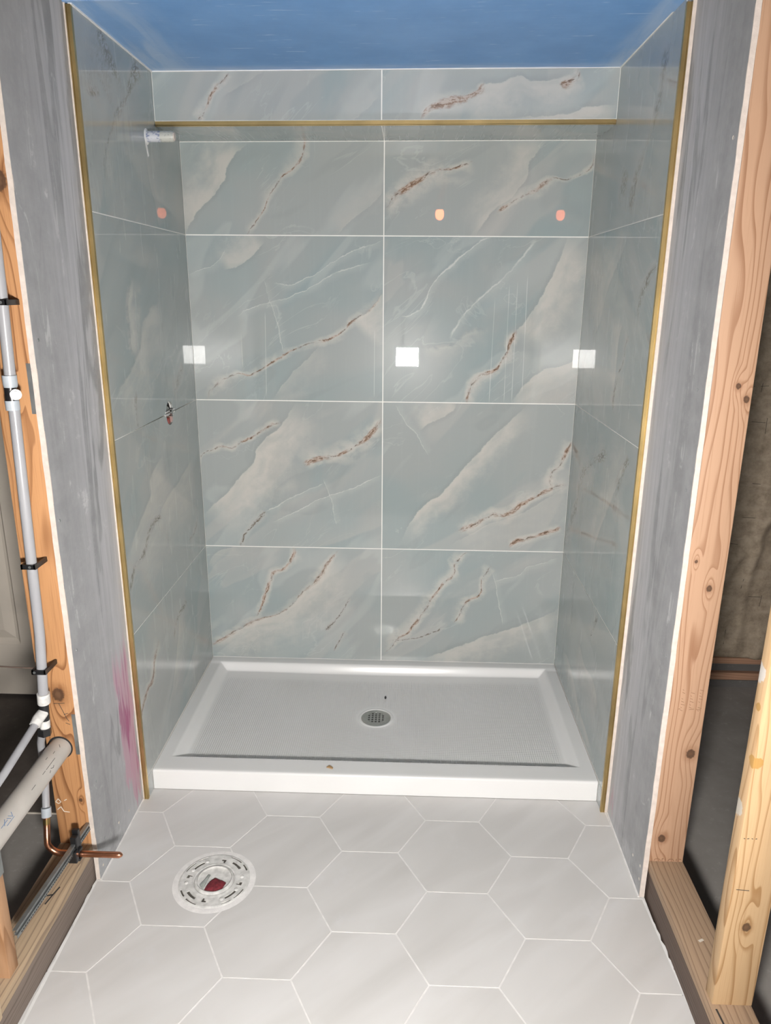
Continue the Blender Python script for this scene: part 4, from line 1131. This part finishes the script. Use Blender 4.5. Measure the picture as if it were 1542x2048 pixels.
cs = empty('copper_stub_out', (-0.75, -1.30, 0.165))
props(cs, 'bent copper stub-out pointing into the room over the floor', 'copper pipe')
cpath = [(-0.8687, -1.266, 0.270), (-0.8665, -1.276, 0.238), (-0.8625, -1.289, 0.214)] + arc((-0.822, -1.30, 0.203), 0.037, math.pi, math.pi * 1.5, 10, (1, 0, 0), (0, 0, 1))[1:] + [(-0.74, -1.30, 0.1660), (-0.672, -1.30, 0.1660)]
rad = [0.0085] * (len(cpath) - 1) + [0.0085]
MB().tube(cpath + [(-0.664, -1.30, 0.166), (-0.658, -1.30, 0.166), (-0.655, -1.30, 0.166)], rad + [0.0082, 0.005, 0.001], 20).build('tube', M_COPPER, cs, True, 60)
MB().tube([(-0.8682, -1.2675, 0.262), (-0.8665, -1.276, 0.238)], 0.0090, 20).build('brass_ferrule', M_BRASS, cs, True, 40)
MB().tube([(-0.8698, -1.2615, 0.281), (-0.8682, -1.2685, 0.257)], 0.0130, 24).build('collar', M_RINGW, cs, True, 40)

br = empty('pipe_bracket', (-0.777, -1.42, 0.20))
props(br, 'galvanised steel bracket bar spanning the two studs above the dusty plate', 'bracket')
def bar_pt(t, dx, dz):
    return Vector((-0.7785 + dx, -1.178 - 0.432 * t, 0.183 + 0.032 * t + dz))
mb = MB()
def rail(dx0, dx1, dz0, dz1):
    a = [bar_pt(0, dx0, dz0), bar_pt(0, dx1, dz0), bar_pt(0, dx1, dz1), bar_pt(0, dx0, dz1)]
    mb.prism(a, bar_pt(1, 0, 0) - bar_pt(0, 0, 0))
rail(-0.0010, 0.0, -0.013, -0.003)
rail(-0.0010, 0.0, 0.004, 0.010)
rail(-0.0060, -0.0050, -0.003, 0.004)
rail(-0.0055, 0.0, -0.0036, -0.0028)
rail(-0.0055, 0.0, 0.0038, 0.0046)
rail(-0.010, 0.0, 0.0098, 0.0106)
mb.build('bar', M_STEEL, br)
slots = MB()
for k in range(48):
    p = bar_pt(0.03 + k * 0.0197, 0.0003, -0.0095)
    slots.box(p.x - 0.0004, p.x + 0.0002, p.y - 0.0022, p.y + 0.0022, p.z - 0.0012, p.z + 0.0012)
slots.build('slot_row', M_DARK, br)
cl = MB()
cx_ = -0.7800
cl.box(cx_ - 0.018, cx_ + 0.012, -1.312, -1.288, 0.150, 0.1570)
cl.box(cx_ - 0.018, cx_ + 0.012, -1.312, -1.288, 0.1750, 0.183)
cl.box(cx_ - 0.012, cx_ + 0.006, -1.308, -1.290, 0.182, 0.222)
cl.box(cx_ - 0.014, cx_ + 0.004, -1.2895, -1.278, 0.155, 0.232)
cl.box(cx_ - 0.014, cx_ + 0.010, -1.326, -1.3105, 0.155, 0.190)
cl.bevel(0.002, 1).build('clip', M_BLACKP, br)

cb = MB().tube([(-1.30, -1.262, 0.716), (-1.1, -1.262, 0.712), (-0.95, -1.262, 0.707), (-0.848, -1.262, 0.704)], 0.0022, 8).build('cable', plain('brown cable sheath', (0.10, 0.07, 0.055, 1), 0.6), None, True)
props(cb, 'thin brown cable running level from the lower pipe clip', 'cable')

# ------------------------------------------------------------------ seen through the stud bays
def panel_door():
    d = empty('door_1', (-1.85, -0.2, 0.0))
    props(d, 'taupe panelled door standing beyond the open stud bay', kind='structure')
    x0, x1, z0, z1, y = -2.22, -1.352, -0.012, 2.03, -0.2
    pans = [(-2.10, -1.492, 0.222, 0.845), (-2.10, -1.492, 1.02, 1.90)]
    fr = MB()
    fr.box(x0, pans[0][0], y, y + 0.035, z0, z1)
    fr.box(pans[0][1], x1, y, y + 0.035, z0, z1)
    for a, b in ((z0, pans[0][2]), (pans[0][3], pans[1][2]), (pans[1][3], z1)):
        fr.box(pans[0][0], pans[0][1], y, y + 0.035, a, b)
    fr.build('frame', M_DOOR, d)
    for (a, b, c, e) in pans:
        mm = MB()
        prof = [(0.0, 0.0), (0.010, 0.010), (0.022, 0.012), (0.034, 0.009), (0.062, 0.002)]
        prev = None
        for ins, dep in prof:
            ring = [mm.bm.verts.new(p) for p in ((a + ins, y + dep, c + ins), (b - ins, y + dep, c + ins), (b - ins, y + dep, e - ins), (a + ins, y + dep, e - ins))]
            if prev:
                for k in range(4): mm.bm.faces.new((prev[k], prev[(k + 1) % 4], ring[(k + 1) % 4], ring[k]))
            prev = ring
        mm.bm.faces.new(prev)
        o = mm.build('raised_panel', M_DOOR, d)
panel_door()
wl = MB().box(-1.352, -0.80, -0.17, -0.12, -0.031, 2.45).build('wall_partition', M_CONC_DK)
props(wl, 'dark partition wall beside the taupe door', kind='structure')

yb = 0.06
ins = empty('wall_insulated', (1.6, yb, 0.0))
props(ins, 'foundation wall faced with brown paper insulation beyond the open bay', kind='structure')
bm = bmesh.new()
NX, NZ = 90, 150
rnd = random.Random(5)
creases = [((1.30, 0.25), (1.75, 1.05), 0.016), ((1.42, 0.12), (1.62, 0.85), 0.012), ((1.52, 0.15), (1.60, 1.5), 0.012), ((1.25, 0.8), (1.7, 1.9), 0.014), ((1.62, 0.1), (1.75, 0.7), 0.014)]
def depth(x, z):
    d = 0.010 * math.sin(x * 9 + math.sin(z * 3)) + 0.006 * math.sin(z * 17 + 3 * x) + 0.004 * math.sin(z * 41 + x * 13)
    for (p, q, a) in creases:
        P, Q = Vector(p), Vector(q); u = Q - P
        t = max(0, min(1, (Vector((x, z)) - P).dot(u) / u.length_squared))
        r = (Vector((x, z)) - P - u * t).length
        d += a * math.exp(-(r / 0.022) ** 2)
    return d
g = [[bm.verts.new((1.05 + 1.1 * i / NX, yb - 0.02 - depth(1.05 + 1.1 * i / NX, 0.114 + 1.95 * j / NZ), 0.114 + 1.95 * j / NZ)) for i in range(NX + 1)] for j in range(NZ + 1)]
for j in range(NZ):
    for i in range(NX): bm.faces.new((g[j][i], g[j][i + 1], g[j + 1][i + 1], g[j + 1][i]))
me = bpy.data.meshes.new('insulation_batt'); bm.to_mesh(me); bm.free()
o = link('insulation_batt', me, insulation_material(), ins, True)
sm = o.modifiers.new('thickness', 'SOLIDIFY'); sm.thickness = 0.03; sm.offset = -1
MB().box(0.80, 2.3, yb - 0.035, yb + 0.02, 0.088, 0.116).build('ledge_board', W_LEDGE, ins)
MB().box(0.80, 2.3, yb, yb + 0.1, 0.036, 0.088).build('foundation', M_CONC_DK, ins)
MB().box(0.80, 2.3, yb - 0.02, yb + 0.1, 0.002, 0.036).build('ledge_board', W_LEDGE, ins)
MB().box(0.80, 2.3, yb - 0.022, yb + 0.1, -0.031, 0.001).build('footing', M_CONC_DK, ins)
MB().box(0.80, 2.3, yb + 0.03, yb + 0.12, 0.1, 2.45).build('foundation', M_CONC_DK, ins)
crk = []
rnd = random.Random(12)
for k in range(34):
    x, z = rnd.uniform(1.28, 1.78), rnd.uniform(0.14, 1.6)
    crk.append([(x, z), (x + rnd.uniform(0.02, 0.07), z + rnd.uniform(-0.004, 0.004))] if k % 3 else [(x, z), (x + 0.003, z + rnd.uniform(0.03, 0.08))])
mcr = MB()
for (p, q) in crk:
    A_ = Vector((p[0], yb - 0.0205 - depth(*p), p[1])); B_ = Vector((q[0], yb - 0.0205 - depth(*q), q[1]))
    mcr.tube([A_, (A_ + B_) / 2, B_], 0.0009, 5)
mcr.build('crease_shade_lines', plain('painted crease shade', (0.05, 0.037, 0.027, 1), 0.8), ins)['kind'] = 'stuff'  # thin dark lines laid on the paper, painting the shade in its creases

# ------------------------------------------------------------------ the lamps behind the viewer, seen as reflections in the polish
def emit(name, c, s):
    n = NT(name)
    n.b.inputs['Base Color'].default_value = (0.8, 0.8, 0.8, 1)
    n.b.inputs['Emission Color'].default_value = c
    n.b.inputs['Emission Strength'].default_value = s
    return n.m
lx, ly, lz = LAMP
wk = empty('work_light', (lx, ly, 0.0))
props(wk, 'square LED work light on a tripod, mirrored white in the onyx tiles', 'work light')
hw, hh_ = 0.084, 0.068
MB().box(lx - hw, lx + hw, ly - 0.004, ly, lz - hh_, lz + hh_).build('lens', emit('white LED lens', (1.0, 0.975, 0.94, 1), LAMP_RADIANCE), wk)
hs = MB()
hs.box(lx - hw - 0.012, lx + hw + 0.012, ly - 0.05, ly - 0.006, lz - hh_ - 0.012, lz + hh_ + 0.012)
hs.box(lx - hw - 0.012, lx - hw - 0.002, ly - 0.006, ly + 0.004, lz - hh_ - 0.012, lz + hh_ + 0.012)
hs.box(lx + hw + 0.002, lx + hw + 0.012, ly - 0.006, ly + 0.004, lz - hh_ - 0.012, lz + hh_ + 0.012)
hs.box(lx - hw - 0.002, lx + hw + 0.002, ly - 0.006, ly + 0.004, lz + hh_ + 0.002, lz + hh_ + 0.012)
hs.box(lx - hw - 0.002, lx + hw + 0.002, ly - 0.006, ly + 0.004, lz - hh_ - 0.012, lz - hh_ - 0.002)
hs.build('housing', M_BLACKP, wk)
MB().tube([(lx - hw - 0.02, ly - 0.03, lz), (lx - hw - 0.02, ly - 0.03, lz - 0.10), (lx + hw + 0.02, ly - 0.03, lz - 0.10), (lx + hw + 0.02, ly - 0.03, lz)], 0.006, 8).build('yoke', M_BLACKP, wk)
MB().tube([(lx, ly - 0.03, lz - 0.10), (lx, ly - 0.03, 0.35)], 0.012, 12).build('pole', M_BLACKP, wk)
for k in range(3):
    a = math.radians(90 + 120 * k + 180)
    MB().tube([(lx, ly - 0.03, 0.55), (lx + 0.38 * math.cos(a), ly - 0.03 + 0.38 * math.sin(a), -0.022)], 0.009, 10).build('leg', M_BLACKP, wk)

bx_, by_, bz_ = 0.30, -3.03, 2.19
lb = empty('light_bulb', (bx_, by_, bz_ + 0.1))
props(lb, 'bare orange bulb in a white lampholder, mirrored in the onyx tiles', 'light bulb')
MB().lathe([(0.0, -0.045), (0.014, -0.042), (0.026, -0.032), (0.032, -0.016), (0.033, 0.0), (0.030, 0.018), (0.024, 0.030)], (bx_, by_, bz_), 28).build('bulb', emit('orange bulb glass', (1.0, 0.20, 0.07, 1), 42.0), lb, True)
MB().lathe([(0.024, 0.028), (0.028, 0.034), (0.030, 0.060), (0.050, 0.075), (0.055, 0.095), (0.0, 0.095)], (bx_, by_, bz_), 28).build('lampholder', M_WHITEP, lb, True, 40)
jb = MB().box(bx_ - 0.019, bx_ + 0.019, -3.9, -1.9, bz_ + 0.095, bz_ + 0.330).build('ceiling_joist', W_LEDGE)
props(jb, 'dark ceiling joist carrying the bare bulb', 'joist')
